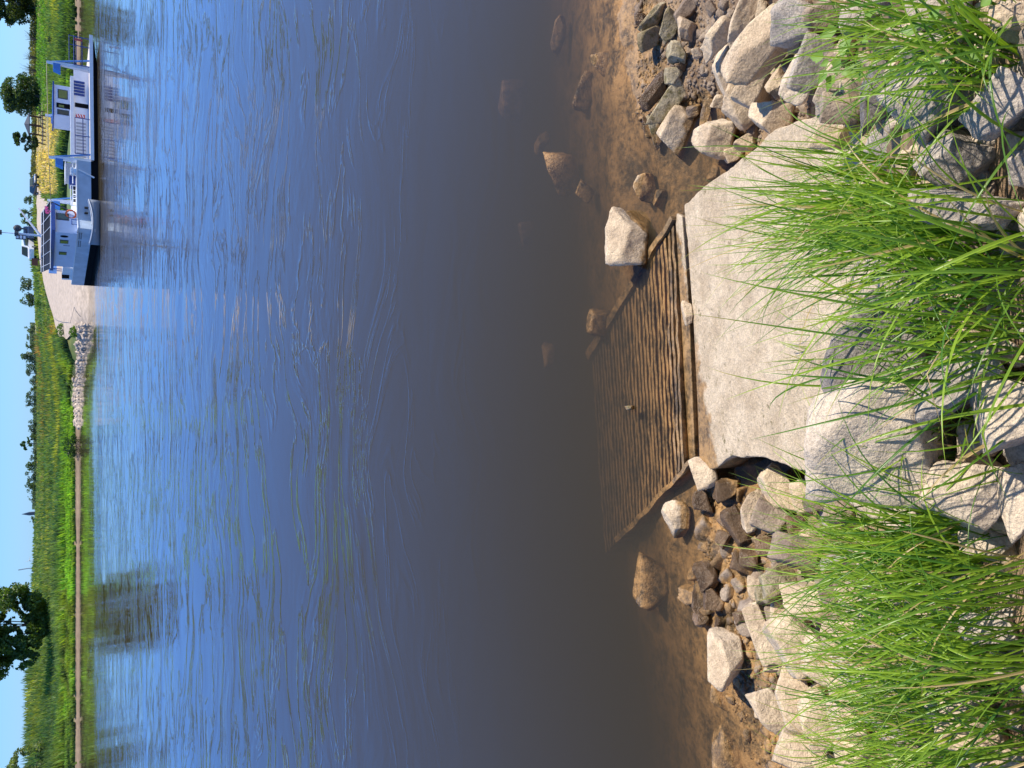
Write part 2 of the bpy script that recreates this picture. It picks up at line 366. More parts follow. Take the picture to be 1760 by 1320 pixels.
# ------------------------------------------------------------------ concrete landing at the near water's edge
SL0 = Vector((0, 4.2, .045)); SLN = Vector((-.054, .40, 1)).normalized()
def slab_pt(u, v): return hit_plane(u, v, SL0, SLN)
outl = [(1192, 560), (1183, 440), (1176, 352), (1210, 320), (1260, 286), (1300, 254), (1332, 222), (1420, 190), (1500, 230), (1545, 380), (1560, 560), (1540, 700), (1500, 790), (1468, 838), (1432, 826), (1400, 814), (1365, 806), (1335, 793), (1300, 785), (1278, 787), (1258, 783), (1244, 793), (1228, 806), (1212, 800), (1202, 790), (1198, 690)]
P = [slab_pt(*q) for q in outl]
landing = empty('concrete_landing', P[0], 'pale concrete landing slab sloping into the river between the boulders', 'boat landing')
import bmesh
def polyslab(name, pts, th, m, parent, cuts=0, jit=0):
    me = bpy.data.meshes.new(name); bm = bmesh.new()
    vs = [bm.verts.new(p) for p in pts]; f = bm.faces.new(vs); bm.normal_update()
    if f.normal.z < 0: f.normal_flip()
    r = bmesh.ops.extrude_face_region(bm, geom=[f]); nv = [g for g in r['geom'] if isinstance(g, bmesh.types.BMVert)]
    for q in vs: q.co.z -= th
    bmesh.ops.recalc_face_normals(bm, faces=bm.faces); bm.to_mesh(me); bm.free(); me.materials.append(m)
    o = bpy.data.objects.new(name, me); C.objects.link(o)
    if parent is not None: o.parent = parent; o.matrix_parent_inverse = Matrix.Translation(-parent.location)
    b = o.modifiers.new('bevel', 'BEVEL'); b.width = .008; b.segments = 2; b.limit_method = 'ANGLE'
    return o
# finer outline with a worn, crumbled edge
fine_pts = []
for i in range(len(P)):
    a, b = P[i], P[(i + 1) % len(P)]; m_ = max(1, int((b - a).length / .035))
    straight = i < 1 or i > 23
    for k in range(m_):
        q = a.lerp(b, k / m_)
        if not straight and 0 < k:
            j = noise.noise(q * 9) * .018 + noise.noise(q * 31) * .006; tdir = (b - a).normalized(); q = q + Vector((-tdir.y, tdir.x, 0)) * j
        fine_pts.append(q)
polyslab('slab', fine_pts, .26, concrete, landing)
# front beam, with an open joint behind it
bm0 = [hit_plane(u, v, (0, 4.2, .03), SLN) for u, v in [(1163, 366), (1172, 372), (1183, 520), (1194, 786), (1184, 790), (1176, 660), (1169, 520), (1161, 385)]]
polyslab('beam', bm0, .22, concrete, landing)
# ribbed ramp under water: ribs parallel to the beam stepping down outwards between two cheeks
E0 = bm0[5]; A1 = hit_plane(1159, 386, (0, 4.2, .03), SLN); A2 = hit_plane(1186, 800, (0, 4.2, .03), SLN)
A1.z = .03; A2.z = .03
O1 = hit_z(1016, 612, -.34); O2 = hit_z(1040, 952, -.34)
nr = 27
bed = MB(); bed.add([A1 + Vector((0, 0, -.05)), A2 + Vector((0, 0, -.05)), O2 + Vector((0, 0, -.05)), O1 + Vector((0, 0, -.05)), A1 + Vector((0, 0, -.2)), A2 + Vector((0, 0, -.2)), O2 + Vector((0, 0, -.2)), O1 + Vector((0, 0, -.2))], [(0, 1, 2, 3), (4, 5, 6, 7), (0, 1, 5, 4), (1, 2, 6, 5), (2, 3, 7, 6), (3, 0, 4, 7)])
bed.build('ramp_bed', ribmat, landing)
for i in range(nr):
    a = A1.lerp(O1, (i + .15) / nr); b = A2.lerp(O2, (i + .15) / nr); a2 = A1.lerp(O1, (i + .78) / nr); b2 = A2.lerp(O2, (i + .78) / nr)
    V = []; m_ = 70
    for k in range(m_ + 1):
        s = k / m_; p = a.lerp(b, s); q = a2.lerp(b2, s); w_ = noise.noise(Vector((s * 9, i * 3.1, 0))) * .006 + noise.noise(Vector((s * 3, i * .4, 7))) * .008
        up = .006 + noise.noise(Vector((s * 14, i * 1.7, 4))) * .012 + noise.noise(Vector((s * 40, i * 5.7, 9))) * .004
        off = Vector((0, w_, 0))
        V += [p + off + Vector((0, 0, -.07)), p + off + Vector((0, 0, up)), q + off + Vector((0, 0, up - .003)), q + off + Vector((0, 0, -.07))]
    F = [(k * 4 + j, k * 4 + j + 1, k * 4 + j + 5, k * 4 + j + 4) for k in range(m_) for j in range(3)] + [(0, 1, 2, 3), (m_ * 4, m_ * 4 + 1, m_ * 4 + 2, m_ * 4 + 3)]
    r_ = MB(); r_.add(V, F); r_.build('rib', ribmat, landing)
def cheek(p, q, w0, w1, hgt, nm):
    d = (q - p).normalized(); s = Vector((-d.y, d.x, 0)).normalized(); V = []
    m_ = 30
    for k in range(m_ + 1):
        t = k / m_; c = p.lerp(q, t); ww = w0 + (w1 - w0) * t; c = c + s * noise.noise(c * 7) * .02 + Vector((0, 0, noise.noise(c * 11) * .012))
        V += [c - s * ww / 2 + Vector((0, 0, -.3)), c - s * ww / 2 + Vector((0, 0, hgt)), c + s * ww / 2 + Vector((0, 0, hgt)), c + s * ww / 2 + Vector((0, 0, -.3))]
    F = [(k * 4 + j, k * 4 + (j + 1) % 4, k * 4 + 4 + (j + 1) % 4, k * 4 + 4 + j) for k in range(m_) for j in range(4)] + [(0, 1, 2, 3), tuple(m_ * 4 + j for j in (3, 2, 1, 0))]
    mb = MB(); mb.add(V, F); return mb.build(nm, ribmat, landing)
c1 = hit_plane(1158, 374, (0, 4.2, .03), SLN); c1.z = .055
cheek(c1, hit_z(1010, 612, -.30), .04, .085, .012, 'cheek')
c2 = hit_plane(1193, 795, (0, 4.2, .03), SLN); c2.z = .05
cheek(c2, hit_z(1060, 930, -.24), .03, .05, .01, 'cheek')

# ------------------------------------------------------------------ boulders
slabpoly = [(1176, 352), (1300, 254), (1332, 222), (1420, 190), (1500, 230), (1545, 380), (1560, 560), (1540, 700), (1468, 838), (1335, 793), (1228, 806), (1150, 800), (1010, 950), (1000, 600), (1150, 360)]
def inpoly(x, y, P_):
    c = False; j = len(P_) - 1
    for i in range(len(P_)):
        if (P_[i][1] > y) != (P_[j][1] > y) and x < (P_[j][0] - P_[i][0]) * (y - P_[i][1]) / (P_[j][1] - P_[i][1]) + P_[i][0]: c = not c
        j = i
    return c
slabtop = slabpoly[:11]
_ico = {}
def ico(sub):
    if sub not in _ico:
        bm = bmesh.new(); bmesh.ops.create_icosphere(bm, subdivisions=sub, radius=1); V = np.array([v.co[:] for v in bm.verts]); F = np.array([[v.index for v in f.verts] for f in bm.faces]); bm.free(); _ico[sub] = (V, F)
    return _ico[sub]
def rock_shape(seed, sub=5, angular=1.0):
    g = np.random.default_rng(seed); V, F = ico(sub)
    nrm = g.normal(size=(12, 3)); nrm[:6] = [[1, 0, 0], [-1, 0, 0], [0, 1, 0], [0, -1, 0], [0, 0, 1], [0, 0, -1]]
    nrm[:6] += g.normal(size=(6, 3)) * .27; nrm /= np.linalg.norm(nrm, axis=1)[:, None]
    d = np.concatenate([g.uniform(.52, .78, 6), g.uniform(.66, .95, 6)])
    dots = V @ nrm.T; r = np.where(dots > .05, d / np.maximum(dots, .05), 9)
    k = 70; rr = -np.log(np.exp(-k * np.minimum(r, 1.25)).sum(1) + np.exp(-k * 1.15)) / k
    P_ = V * rr[:, None]
    o = g.uniform(0, 50, 3)
    disp = np.array([noise.noise(Vector(p * 1.7 + o)) * .07 + noise.noise(Vector(p * 4.5 + o)) * .035 + abs(noise.noise(Vector(p * 9 + o))) * -.022 + noise.noise(Vector(p * 21 + o)) * .009 for p in P_])
    P_ = P_ * (1 + disp)[:, None]
    return P_ / np.abs(P_).max(0), F
def boulder(u, v, L_, W_, ang, tone, label, seed=None, lift=.30, thick=.8, group=None, cat='boulder', name='boulder', zsub=None, sub=5):
    p = near(u, v) if zsub is None else hit_z(u, v, zsub)
    if zsub is None and inpoly(u, v, slabtop):
        p2 = slab_pt(u, v)
        if zc(p2) < zc(p): p = p2
    z = zc(p); a = L_ * z / FPX / 2 * 1.17; b = W_ * z / FPX / 2 * 1.17; c = min(a, b) * thick
    d = (p - CAM).normalized()
    eu = math.hypot(a * math.cos(R(ang)), b * math.sin(R(ang)))          # half extent up-slope
    gn = Vector((float(h_near(p.x - .15, p.y) - h_near(p.x + .15, p.y)) / .3, float(h_near(p.x, p.y - .15) - h_near(p.x, p.y + .15)) / .3, 1)).normalized()
    ca = max(.3, -d.dot(gn)); tn = math.sqrt(1 - min(1, ca * ca)) / ca
    pos = p - d * (c * lift + (eu * tn * .8 if zsub is None else 0))
    # move back so that the near (camera) side sits on the ground and the body is bedded in it
    e1 = (-Uw * math.cos(R(ang)) - Xw * math.sin(R(ang))); e1 = (e1 - d * e1.dot(d)).normalized(); e2 = d.cross(e1).normalized()
    sd_ = seed if seed is not None else int(u * 7 + v * 13)
    S, F = rock_shape(sd_, sub)
    V = S[:, :1] * a * np.array(e1) + S[:, 1:2] * b * np.array(e2) + S[:, 2:3] * c * np.array(d)
    o = npmesh(name, V, F, MR[tone], smooth=True); o.location = pos
    tag(o, label, cat, group); return o
BL = [
# u, v, len, width, angle, tone, label
(1098,32,20,20,0,'w','small shiny wet stone in the water margin at the top of the photo'),
(1122,29,58,26,-55,'m','slanted yellowish stone with a black shaded side near the top water edge'),
(1116,68,40,30,-20,'m','dark mossy lump in shallow water just below the slanted yellowish stone'),
(1150,45,50,26,-70,'m','dark olive mossed stone on the mud behind the slanted yellowish stone'),
(1176,20,40,26,-50,'b','brown crumbly stone near the top edge beside the mossy stones'),
(1179,49,34,34,20,'t','squarish pale stone with a shaded foot on the mud near the top'),
(1163,90,44,34,40,'m','cream stone with green growth on its corner at the mud edge'),
(1198,92,18,16,0,'t','small round stone lying alone on the bare brown mud'),
(1157,129,28,26,0,'m','small black and green stone between the long wet block and the cream stone'),
(1124,162,66,28,-52,'w','long dark wet block lying half in the water'),
(1149,178,84,28,-55,'m','long grey-green slab-like stone lying beside the dark wet block'),
(1116,222,40,18,75,'w','glossy dark stone at the waterline left of the streaked stone'),
(1127,229,58,24,72,'m','streaked cream and olive stone standing at the waterline'),
(1167,221,74,54,-60,'t','broad flat tan stone inland of the long grey-green stone'),
(1193,190,24,22,0,'b','little brown stone in the mud beside the broad flat tan stone'),
(1172,110,22,16,30,'w','little dark wet stone at the mud edge'),
(1245,129,82,44,76,'t','upright tan boulder with a curved crack beside the mud patch'),
(1214,194,90,16,-76,'b','thin grey-brown slab edge between mud and boulders'),
(1240,176,32,22,0,'t','small tan stone under the thin slab edge'),
(1238,66,72,40,-50,'t','tan boulder leaning with a shaded purple-brown foot near the top'),
(1279,31,74,36,-66,'t','golden tan boulder against the top edge of the photo'),
(1222,14,22,16,60,'b','small dark stone in mud at the top edge'),
(1268,78,32,28,0,'p','small bright angular stone wedged under the golden tan boulder'),
(1308,22,58,18,-76,'t','sliver of tan stone in the gap next to the big bright boulder'),
(1316,74,136,70,-48,'t','largest bright tan boulder near the top with a flat sunlit face'),
(1371,32,92,84,20,'g','big rounded blue-grey boulder at the top edge'),
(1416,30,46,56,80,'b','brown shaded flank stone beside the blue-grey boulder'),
(1294,147,66,60,30,'t','golden angular boulder below the largest bright boulder'),
(1337,146,54,40,-60,'t','ochre wedge stone with a shadow across it'),
(1271,184,70,44,52,'t','smooth cream boulder with a notch near the tip of the long grass blade'),
(1332,205,78,52,20,'t','pale boulder where the first grass tips reach from the right'),
(1236,234,74,62,10,'t','rough tan boulder with furrows standing just above the slab'),
(1285,245,40,26,-30,'t','low tan stone tucked at the slab edge'),
(1260,262,44,26,-25,'t','broken tan stone touching the slab edge'),
(1375,134,70,46,-62,'p','long smooth pale boulder between ochre wedge and grey rock'),
(1402,104,88,58,-66,'g','charcoal grey boulder with a rounded crown left of the broad-leaved weed'),
(1424,146,78,34,-66,'p','flat pale stone lit under the broad-leaved weed'),
(1455,84,32,36,0,'t','small rough tan stone behind the weed leaves'),
(1482,31,78,42,-20,'g','grey pointed stone right of the top gap'),
(1478,6,46,24,0,'t','tan stone cut by the top edge above the grey pointed stone'),
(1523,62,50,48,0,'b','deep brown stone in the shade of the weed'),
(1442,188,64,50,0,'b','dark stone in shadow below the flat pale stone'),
(1512,164,116,62,-56,'k','wide brown-grey boulder with a rough pitted face beside the rounded one'),
(1594,176,132,108,70,'g','big rounded grey-pink boulder with a dark split on its right'),
(1604,88,104,48,0,'g','flat-topped grey stone with blade shadows above the rounded boulder'),
(1621,26,104,58,0,'g','mottled grey boulder under grass at the top right'),
(1668,146,50,68,0,'b','rust brown stone behind the dark split'),
(1719,176,106,88,-60,'g','light grey faceted boulder at the right edge'),
(1737,26,60,46,0,'t','tan rock seen through the grass in the top right corner'),
(1632,278,98,96,30,'g','grey overhanging boulder with a black hollow beneath'),
(1420,236,64,34,0,'t','tan stone with fine grass blades growing in front of it'),
(1748,292,40,56,0,'g','small grey rock touching the right edge'),
(1568,268,44,28,0,'t','small tan rock behind the tuft of dry blades'),
(1666,360,154,54,5,'g','long low grey rock lying under the densest grass'),
(1531,364,94,84,15,'p','pale rock at the slab head crossed by blade shadows'),
(1588,454,64,54,0,'b','dark brown rock in the hollow of the grass tuft'),
(1655,462,66,64,0,'p','pale rock glimpsed inside the big grass tuft'),
(1533,606,150,190,4,'k','large block-shaped boulder with a dark pitted face standing on the slab'),
(1648,655,148,96,-38,'g','pale grey triangular boulder leaning on the block-shaped one'),
(1688,604,90,46,0,'p','smooth pale stone behind the triangular boulder'),
(1500,766,190,156,12,'p','widest flat boulder lying over the lower corner of the slab'),
(1622,750,66,134,5,'b','fissured brown boulder between the widest flat boulder and the round one'),
(1735,714,104,112,0,'p','cream boulder with blade shadows at the right edge'),
(1678,752,66,64,0,'p','small cream stone packed beside the fissured brown boulder'),
(1664,856,120,94,10,'p','round smooth cream boulder above the lower grass tuft'),
(1670,796,74,44,0,'t','tan stone capping the round smooth boulder'),
(1748,862,48,120,0,'p','tall pale rock cut off by the right edge'),
(1543,870,128,76,35,'p','pink-grey boulder under the first arching blades of the lower tuft'),
(1451,866,64,60,0,'b','muddy brown rock below the widest flat boulder'),
(1527,970,106,54,30,'p','bright rock face showing between lower tuft blades'),
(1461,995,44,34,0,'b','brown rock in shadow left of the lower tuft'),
(1480,1016,56,30,0,'p','thin bright rock below the lower tuft'),
(1545,1016,104,40,0,'p','long bright rock just under the lower tuft'),
(1690,932,84,46,0,'p','pale rock hidden in the heart of the lower tuft'),
(1208,813,46,50,0,'t','cream stone sitting against the lower corner of the ramp'),
(1165,895,60,42,80,'t','cream stone with a dark wet back standing in shallow water'),
(1206,862,32,44,0,'w','glistening wet lump between the two cream stones'),
(1249,840,46,40,0,'w','flat wet algae-covered stone under the slab corner'),
(1270,907,66,38,65,'w','dark wet stone with one bright cream edge'),
(1296,876,70,36,-72,'t','cream stone with a straight edge on the wet mud'),
(1321,890,58,60,20,'b','brown muddy stone backing the straight-edged cream stone'),
(1341,848,90,54,58,'t','wedge-shaped sunlit stone pointing down beside the slab'),
(1382,858,40,58,0,'t','tan stone with a shadow gap on its left, next to the wedge'),
(1408,856,52,54,0,'b','crumbly brown stone right of the shadow gap'),
(1366,904,34,32,0,'w','small muddy stone at the black hollow'),
(1215,991,40,50,0,'w','shiny wet brown stone amid the algae mud'),
(1240,925,26,30,20,'w','low wet stone in the middle of the algae mud'),
(1290,965,32,40,0,'w','dark wet stone with a chipped top near the mud pool'),
(1329,944,50,44,0,'w','patch-like wet gravelly stone with white glints'),
(1372,946,84,62,0,'b','broad brown stone with a pale lower rim'),
(1296,1008,40,28,-75,'t','upright little cream stone with a black gap beside it'),
(1317,1022,34,30,0,'m','cream stone with a yellow-green cap'),
(1338,1000,64,50,-20,'m','mossy sodden stone above the little cream stones'),
(1393,1031,80,70,0,'t','sunlit rounded polygonal boulder left of the lower grass'),
(1344,1048,42,44,0,'t','small knobbly cream stone beside the polygonal boulder'),
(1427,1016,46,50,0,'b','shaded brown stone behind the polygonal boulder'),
(1446,1056,34,34,0,'b','round brown stone in the crack right of the polygonal boulder'),
(1308,1085,102,36,68,'t','long narrow cream stone leaning towards the water'),
(1331,1066,26,44,0,'b','dark brown stone squeezed behind the long narrow one'),
(1332,1144,42,30,0,'t','small grey-topped block at the foot of the long narrow stone'),
(1371,1108,96,80,50,'t','broad bright boulder in the middle of the lower heap'),
(1417,1136,82,64,40,'t','bright boulder with a black hollow at its lower right'),
(1446,1096,56,52,0,'t','smooth cream boulder touching the broad bright one'),
(1368,1202,116,54,76,'t','tall cream boulder between the hollow and the mud'),
(1334,1223,86,54,52,'t','pale boulder with a ragged left rim at the mud edge'),
(1305,1221,16,24,0,'t','chip of stone at the tip of the ragged boulder'),
(1242,1130,62,88,-8,'t','square cream block standing alone in the water'),
(1274,1060,26,26,0,'w','small sparkling wet stone on the mud'),
(1222,1030,38,34,0,'w','dark wet stone with a grey glint at the pool edge'),
(1198,1030,22,60,10,'w','long wet stone along the pool edge'),
(1204,1062,24,26,10,'w','blackish wet stone below the long one at the pool edge'),
(1378,1298,86,66,10,'t','cream boulder at the bottom edge with a tuft of green behind'),
(1410,1238,66,104,0,'t','big cream boulder crossed by thin yellow-green blades'),
(1460,1170,62,100,0,'t','upright smooth boulder left of the long parallel blades'),
(1458,1244,58,88,0,'t','cream boulder with a dark crevice above the bottom tuft'),
(1427,1311,56,34,0,'t','tan stone cut off by the bottom edge'),
(1481,1048,96,40,58,'t','slim tan boulder with a black crack on its right'),
(1537,1048,94,72,0,'p','cream rock behind the crossing blades'),
(1513,1102,104,54,0,'p','flat cream rock above the long parallel blades'),
(1522,1158,130,58,0,'p','long cream rock under the long parallel blades'),
(1550,1208,104,74,0,'g','bluish grey rock in the lower grass'),
(1629,1109,86,54,0,'p','cream rock glimpsed deep in the lower grass'),
(1646,1150,112,40,0,'p','narrow cream rock in the lower grass'),
(1646,1212,112,50,0,'p','cream rock low in the bottom grass'),
(1670,1268,104,64,0,'t','tan rock among dry stems at the bottom right'),
(1707,1303,84,44,0,'t','tan rock in the bottom right corner'),
(1573,1310,66,36,0,'t','tan rock at the bottom edge under grass'),
(1469,1288,56,64,0,'t','tan boulder with moss specks at the bottom edge'),
(1707,1080,84,46,0,'g','shaded grey rock in the right of the lower grass'),
(1110,321,38,44,10,'t','small tan stone with a black foot above the slab corner'),
(1133,342,22,34,0,'w','wet dark stone touching the slab corner'),
(1190,235,24,20,0,'b','little brown stone beside the broad flat tan stone'),
]
for q in BL:
    big_on = q[0] in (1533, 1500, 1531)
    boulder(*q, lift=.75 if big_on else .34, thick=1.0 if big_on else .85)
boulder(1078,411,94,68,84,'t','big rounded cream boulder standing in the water above the ribbed ramp',lift=.5,thick=.95)
# stone lying on the joint, mussel on the ramp
sp_ = slab_pt(1187, 540); z = zc(sp_); S, F = rock_shape(991, 4)
V = S * np.array([.105, .055, .04]); o = npmesh('stone', V, F, MR['t'], smooth=True); o.location = sp_ + Vector((0, 0, .03)); o.rotation_euler = (R(-22), 0, R(8)); tag(o, 'flat tan stone resting on the joint of the concrete slab', 'stone')
q_ = hit_z(1082, 701, .0); S, F = rock_shape(992, 4); V = S * np.array([.022, .05, .045]); o = npmesh('stone', V, F, MR['m'], smooth=True); o.location = q_; tag(o, 'tiny shell-like stone poking out of the water over the ribs', 'stone')
for (u, v, L_, W_, an, zs, lb) in [(1028,552,44,44,20,-.16,'square brown stone under water beside the upper ramp cheek'),(957,60,26,58,10,-.16,'thin submerged stone with a dark shadow farthest out at the top'),(880,172,44,62,15,-.32,'blurred submerged brown stone farthest from the bank'),(1043,112,34,50,-35,-.11,'orange-brown submerged stone near the top bank'),(1008,158,30,60,20,-.18,'long submerged stone below the orange-brown one'),(966,300,46,76,-15,-.19,'knobbly submerged stone with two lobes'),(1120,1000,54,86,5,-.13,'broad orange-brown stone just under water below the ramp'),(1257,1290,60,76,20,-.06,'flat algae-covered stone awash at the bottom of the photo'),(1240,1200,34,40,10,-.05,'brown stone under water below the square block'),(935,250,30,40,0,-.3,'faint submerged stone in the middle of the upper shallows'),(905,400,26,46,0,-.36,'very faint reddish submerged stone out from the rounded cream boulder'),(1005,330,24,36,-40,-.16,'small submerged stone right of the two-lobed one'),(945,612,24,44,0,-.34,'faint ochre submerged stone out from the ribbed ramp')]:
    boulder(u, v, L_, W_, an, 's', lb, lift=0, thick=.7, zsub=zs, cat='stone', name='submerged_stone', sub=4)
# fill stones between the big ones
occ = [(q[0], q[1], q[2] / 2, q[3] / 2) for q in BL]
shp = [rock_shape(5000 + i, 4) for i in range(8)]; cnt = 0
g2 = np.random.default_rng(11); placed = []
tries = 0
while cnt < 230 and tries < 12000:
    tries += 1
    u = g2.uniform(1195, 1860); v = g2.uniform(-60, 1380)
    if (u < 1150 + .17 * abs(v - 400) + 60 and not (u > 1195 and 830 < v < 1080)) or inpoly(u, v, slabpoly): continue
    rad = g2.uniform(24, 48) if u > 1400 else g2.uniform(13, 26)
    if any((u - a) ** 2 + (v - b) ** 2 < (min(c, d) * .8) ** 2 for a, b, c, d in occ): continue
    if any((u - a) ** 2 + (v - b) ** 2 < (rad + c) ** 2 * .55 for a, b, c in placed): continue
    p = near(u, v)
    if p is None: continue
    placed.append((u, v, rad)); cnt += 1; z = zc(p); s = rad * z / FPX; S, F = shp[cnt % 8]
    o = npmesh('fill_stone', S * np.array([s * 1.15, s, s * .8]), F, MR['ptbg'[cnt % 4] if u > 1400 else ('bws'[cnt % 3] if u < 1330 else 'tb'[cnt % 2])], smooth=True)
    o.location = p - Vector((0, 0, s * .25)); o.rotation_euler = tuple(g2.uniform(0, 6, 3))
    tag(o, 'small rough stone filling a gap between larger bank boulders', 'stone', 'small stones filling gaps between the bank boulders')
# loose gravel and pebbles on the mud
S0, F0 = ico(2); VV = []; FF = []; cc = 0
for i in range(6500):
    u = g2.uniform(1095, 1420); v = g2.choice([g2.uniform(-20, 350), g2.uniform(800, 1320)]); p = near(u, v)
    if p is None or p.z > .55 or p.z < -.03 or inpoly(u, v, slabpoly): continue
    s = g2.uniform(.006, .016) * (2.3 if g2.random() < .15 else 1); sc3 = s * g2.uniform(.7, 1.4, 3); sc3[2] *= .7
    VV.append(S0 * sc3 * (1 + .22 * g2.normal(size=(len(S0), 1))) + np.array(p)); FF.append(F0 + cc * len(S0)); cc += 1
gv = npmesh('gravel', np.concatenate(VV), np.concatenate(FF), MR['b'], smooth=False)
tag(gv, 'fine brown gravel scattered on the mud at the water edge', 'gravel', kind='stuff')

# ------------------------------------------------------------------ far shore: ramp road, stones, vehicles, ferry
def pm(name, col, rough=.5, var=.06, **k): return mat(name, col, rough, var, scale=3, **k)
white = pm('white_paint', (.74, .76, .78), .45); dblue = pm('dark_blue_paint', (.02, .05, .22), .4); mblue = pm('mid_blue_paint', (.07, .22, .55), .4)
black = pm('black_tar_paint', (.008, .008, .009), .9, spec=.05); grey = pm('grey_metal', (.35, .37, .40), .5, metal=.3); dgrey = pm('dark_metal', (.05, .055, .065), .5)
deckm = mat('worn_deck', (.62, .55, .50), .8, .15, 6); redm = pm('red_paint', (.55, .06, .05)); orange = pm('orange_ring', (.75, .16, .06)); pink = pm('pink_petals', (.75, .10, .28))
glass = pm('window_glass', (.05, .07, .06), .08, spec=.6); olive = pm('window_painted_reed_reflection', (.16, .19, .05), .15); wood = pm('brown_wood', (.10, .045, .03), .8); tarp = pm('roof_panel_black', (.018, .02, .028), .35)  # olive carries the mirrored reeds in its base colour
rubber = pm('tyre_rubber', (.02, .02, .02), .8); carblue = pm('blue_car_paint', (.03, .06, .13), .3, coat=.6); carwhite = pm('white_car_paint', (.75, .77, .8), .3, coat=.6); carblack = pm('black_car_paint', (.02, .022, .03), .3, coat=.6)
skymat = pm('pale_blue_panel', (.35, .55, .85), .4)

paving = mat('pale_ramp_paving', (.43, .35, .28), .9, .25, 2.2, bump=.6, bscale=6)
def drape(name, la, lb, m, up=.06, n=10, k=6):
    V = []
    def dense(l): 
        o = []
        for i in range(len(l) - 1):
            for j in range(k): o.append(Vector(l[i]).lerp(Vector(l[i + 1]), j / k))
        return o + [Vector(l[-1])]
    A, B = dense(la), dense(lb)
    for a, b in zip(A, B):
        for j in range(n + 1):
            p = a.lerp(b, j / n); p.z = max(float(h_far(p.x, p.y)), -.25) + up; V.append(p[:])
    F = [(i * (n + 1) + j, i * (n + 1) + j + 1, (i + 1) * (n + 1) + j + 1, (i + 1) * (n + 1) + j) for i in range(len(A) - 1) for j in range(n)]
    return npmesh(name, V, F, m, smooth=True)
def fp(u, v):
    p = far(u, v)
    return p if p is not None else hit_z(u, v, 3.5)
Lr = [hit_z(152, 562, -.1), fp(136, 566), fp(118, 583), fp(104, 578), fp(95, 548), fp(84, 512), fp(76, 480), fp(71, 455), fp(66, 400), fp(64, 350)]
Rr = [hit_z(152, 440, -.1), fp(140, 440), fp(125, 400), fp(112, 390), fp(104, 375), fp(98, 362), fp(92, 352), fp(86, 345), fp(75, 333), fp(66, 322)]
_y0 = 80.5
Lr[0] = Vector((Lr[0].x + .3, _y0, 0)); Rr[0] = Vector((Rr[0].x + 1, _y0, 0)); Rr[1] = Vector((Rr[1].x + 1, 85, 0))
for l in (Lr, Rr):
    for i in range(len(l)): l[i] = Vector((l[i].x, l[i].y, 0))
road = drape('ramp_road', Lr, Rr, paving, .16, 14, 8); tag(road, 'pale paved ferry ramp widening down to the far water edge', kind='structure')
track = drape('sand_track', [fp(112, 575), fp(98, 560), fp(85, 535), fp(74, 505), fp(68, 480)], [fp(118, 605), fp(108, 590), fp(92, 556), fp(80, 528), fp(71, 498)], mat('dry_sand', (.45, .33, .2), .95, .2, 3), .05, 6, 6)
tag(track, 'dry sandy strip running along the ramp edge', kind='structure')
# riprap at the pier edge: hundreds of small stones
S0, F0 = ico(2); VV = []; FF = []; cc = 0; g3 = np.random.default_rng(5)
for i in range(1100):
    v = g3.uniform(555, 735); u = g3.uniform(134, 153) if v < 650 else g3.uniform(128, 152); 
    if v > 700: u = g3.uniform(131, 142)
    p = far(u, v)
    if p is None: p = hit_z(u, v, 0)
    if p.z > .95: continue
    s = g3.uniform(.1, .26); VV.append(S0 * (s * g3.uniform(.7, 1.3, 3)) * (1 + .2 * g3.normal(size=(len(S0), 1))) + np.array(p) + [0, 0, s * .2]); FF.append(F0 + cc * len(S0)); cc += 1
rr_ = npmesh('riprap', np.concatenate(VV), np.concatenate(FF), pm('riprap_stone', (.44, .36, .29), .9, .6)); tag(rr_, 'band of small pale riprap stones at the far water edge', 'stones', kind='stuff')

# ---- ferry
A_ = hit_z(170, 403, 0); EX = Vector((math.cos(R(9)), math.sin(R(9)), 0)); EY = Vector((-EX.y, EX.x, 0))
def S1(u, v, d=0.0):
    p = hit_plane(u, v, A_ + EY * d, EY); q = p - A_; return (q.dot(EX), q.z)
def fw(x, y, z): return A_ + EX * x + EY * y + Vector((0, 0, z))
ferry = empty('ferry', A_, 'blue and white river car ferry moored at the far ramp', 'ferry')
def px(v, d=0): return S1(150, v, d)[0]
def pz(u, v=300, d=0): return S1(u, v, d)[1]
def M_(): return MB()
def bx(mb, x0, x1, y0, y1, z0, z1): mb.box((x0, y0, z0), (x1, y1, z1), fw)
# hull of the pusher part (bluff black boot, blue sides), plan polygon in ferry frame
xr = px(277); zd = pz(133); xk = px(378)
cx = 0.0; hb = [(xr, 0), (xk, 0), (cx, -1.1), (-.42, 3.5), (-.95, 11.8), (xr, 11.8)]  # corner plate angled toward the sun so that it looks lit
m_ = M_(); m_.prism(hb, -.6, .5, fw); m_.build('hull', black, ferry)
m_ = M_(); hb2 = [(x * .998, y * 1.0 + .02) for x, y in hb]; m_.prism(hb2, .5, zd, fw); m_.build('hull_side', mat('grey_blue_hull_paint', (.42, .50, .58), .5, .16, 1.2), ferry)
m_ = M_(); m_.prism([(x, y - .05) for x, y in hb], zd, zd + .07, fw); m_.build('gunwale', white, ferry)
# slanting white bars standing in for sunlit bands on the hull side
m_ = M_()
for (u0, v0, u1, v1) in [(135, 292, 162, 306), (133, 384, 149, 393)]:
    a = S1(u0, v0); b = S1(u1, v1); m_.tube([fw(a[0], -.04, a[1]), fw(b[0], -.04, b[1])], .07)
m_.build('sunlit_band_bar', white, ferry)
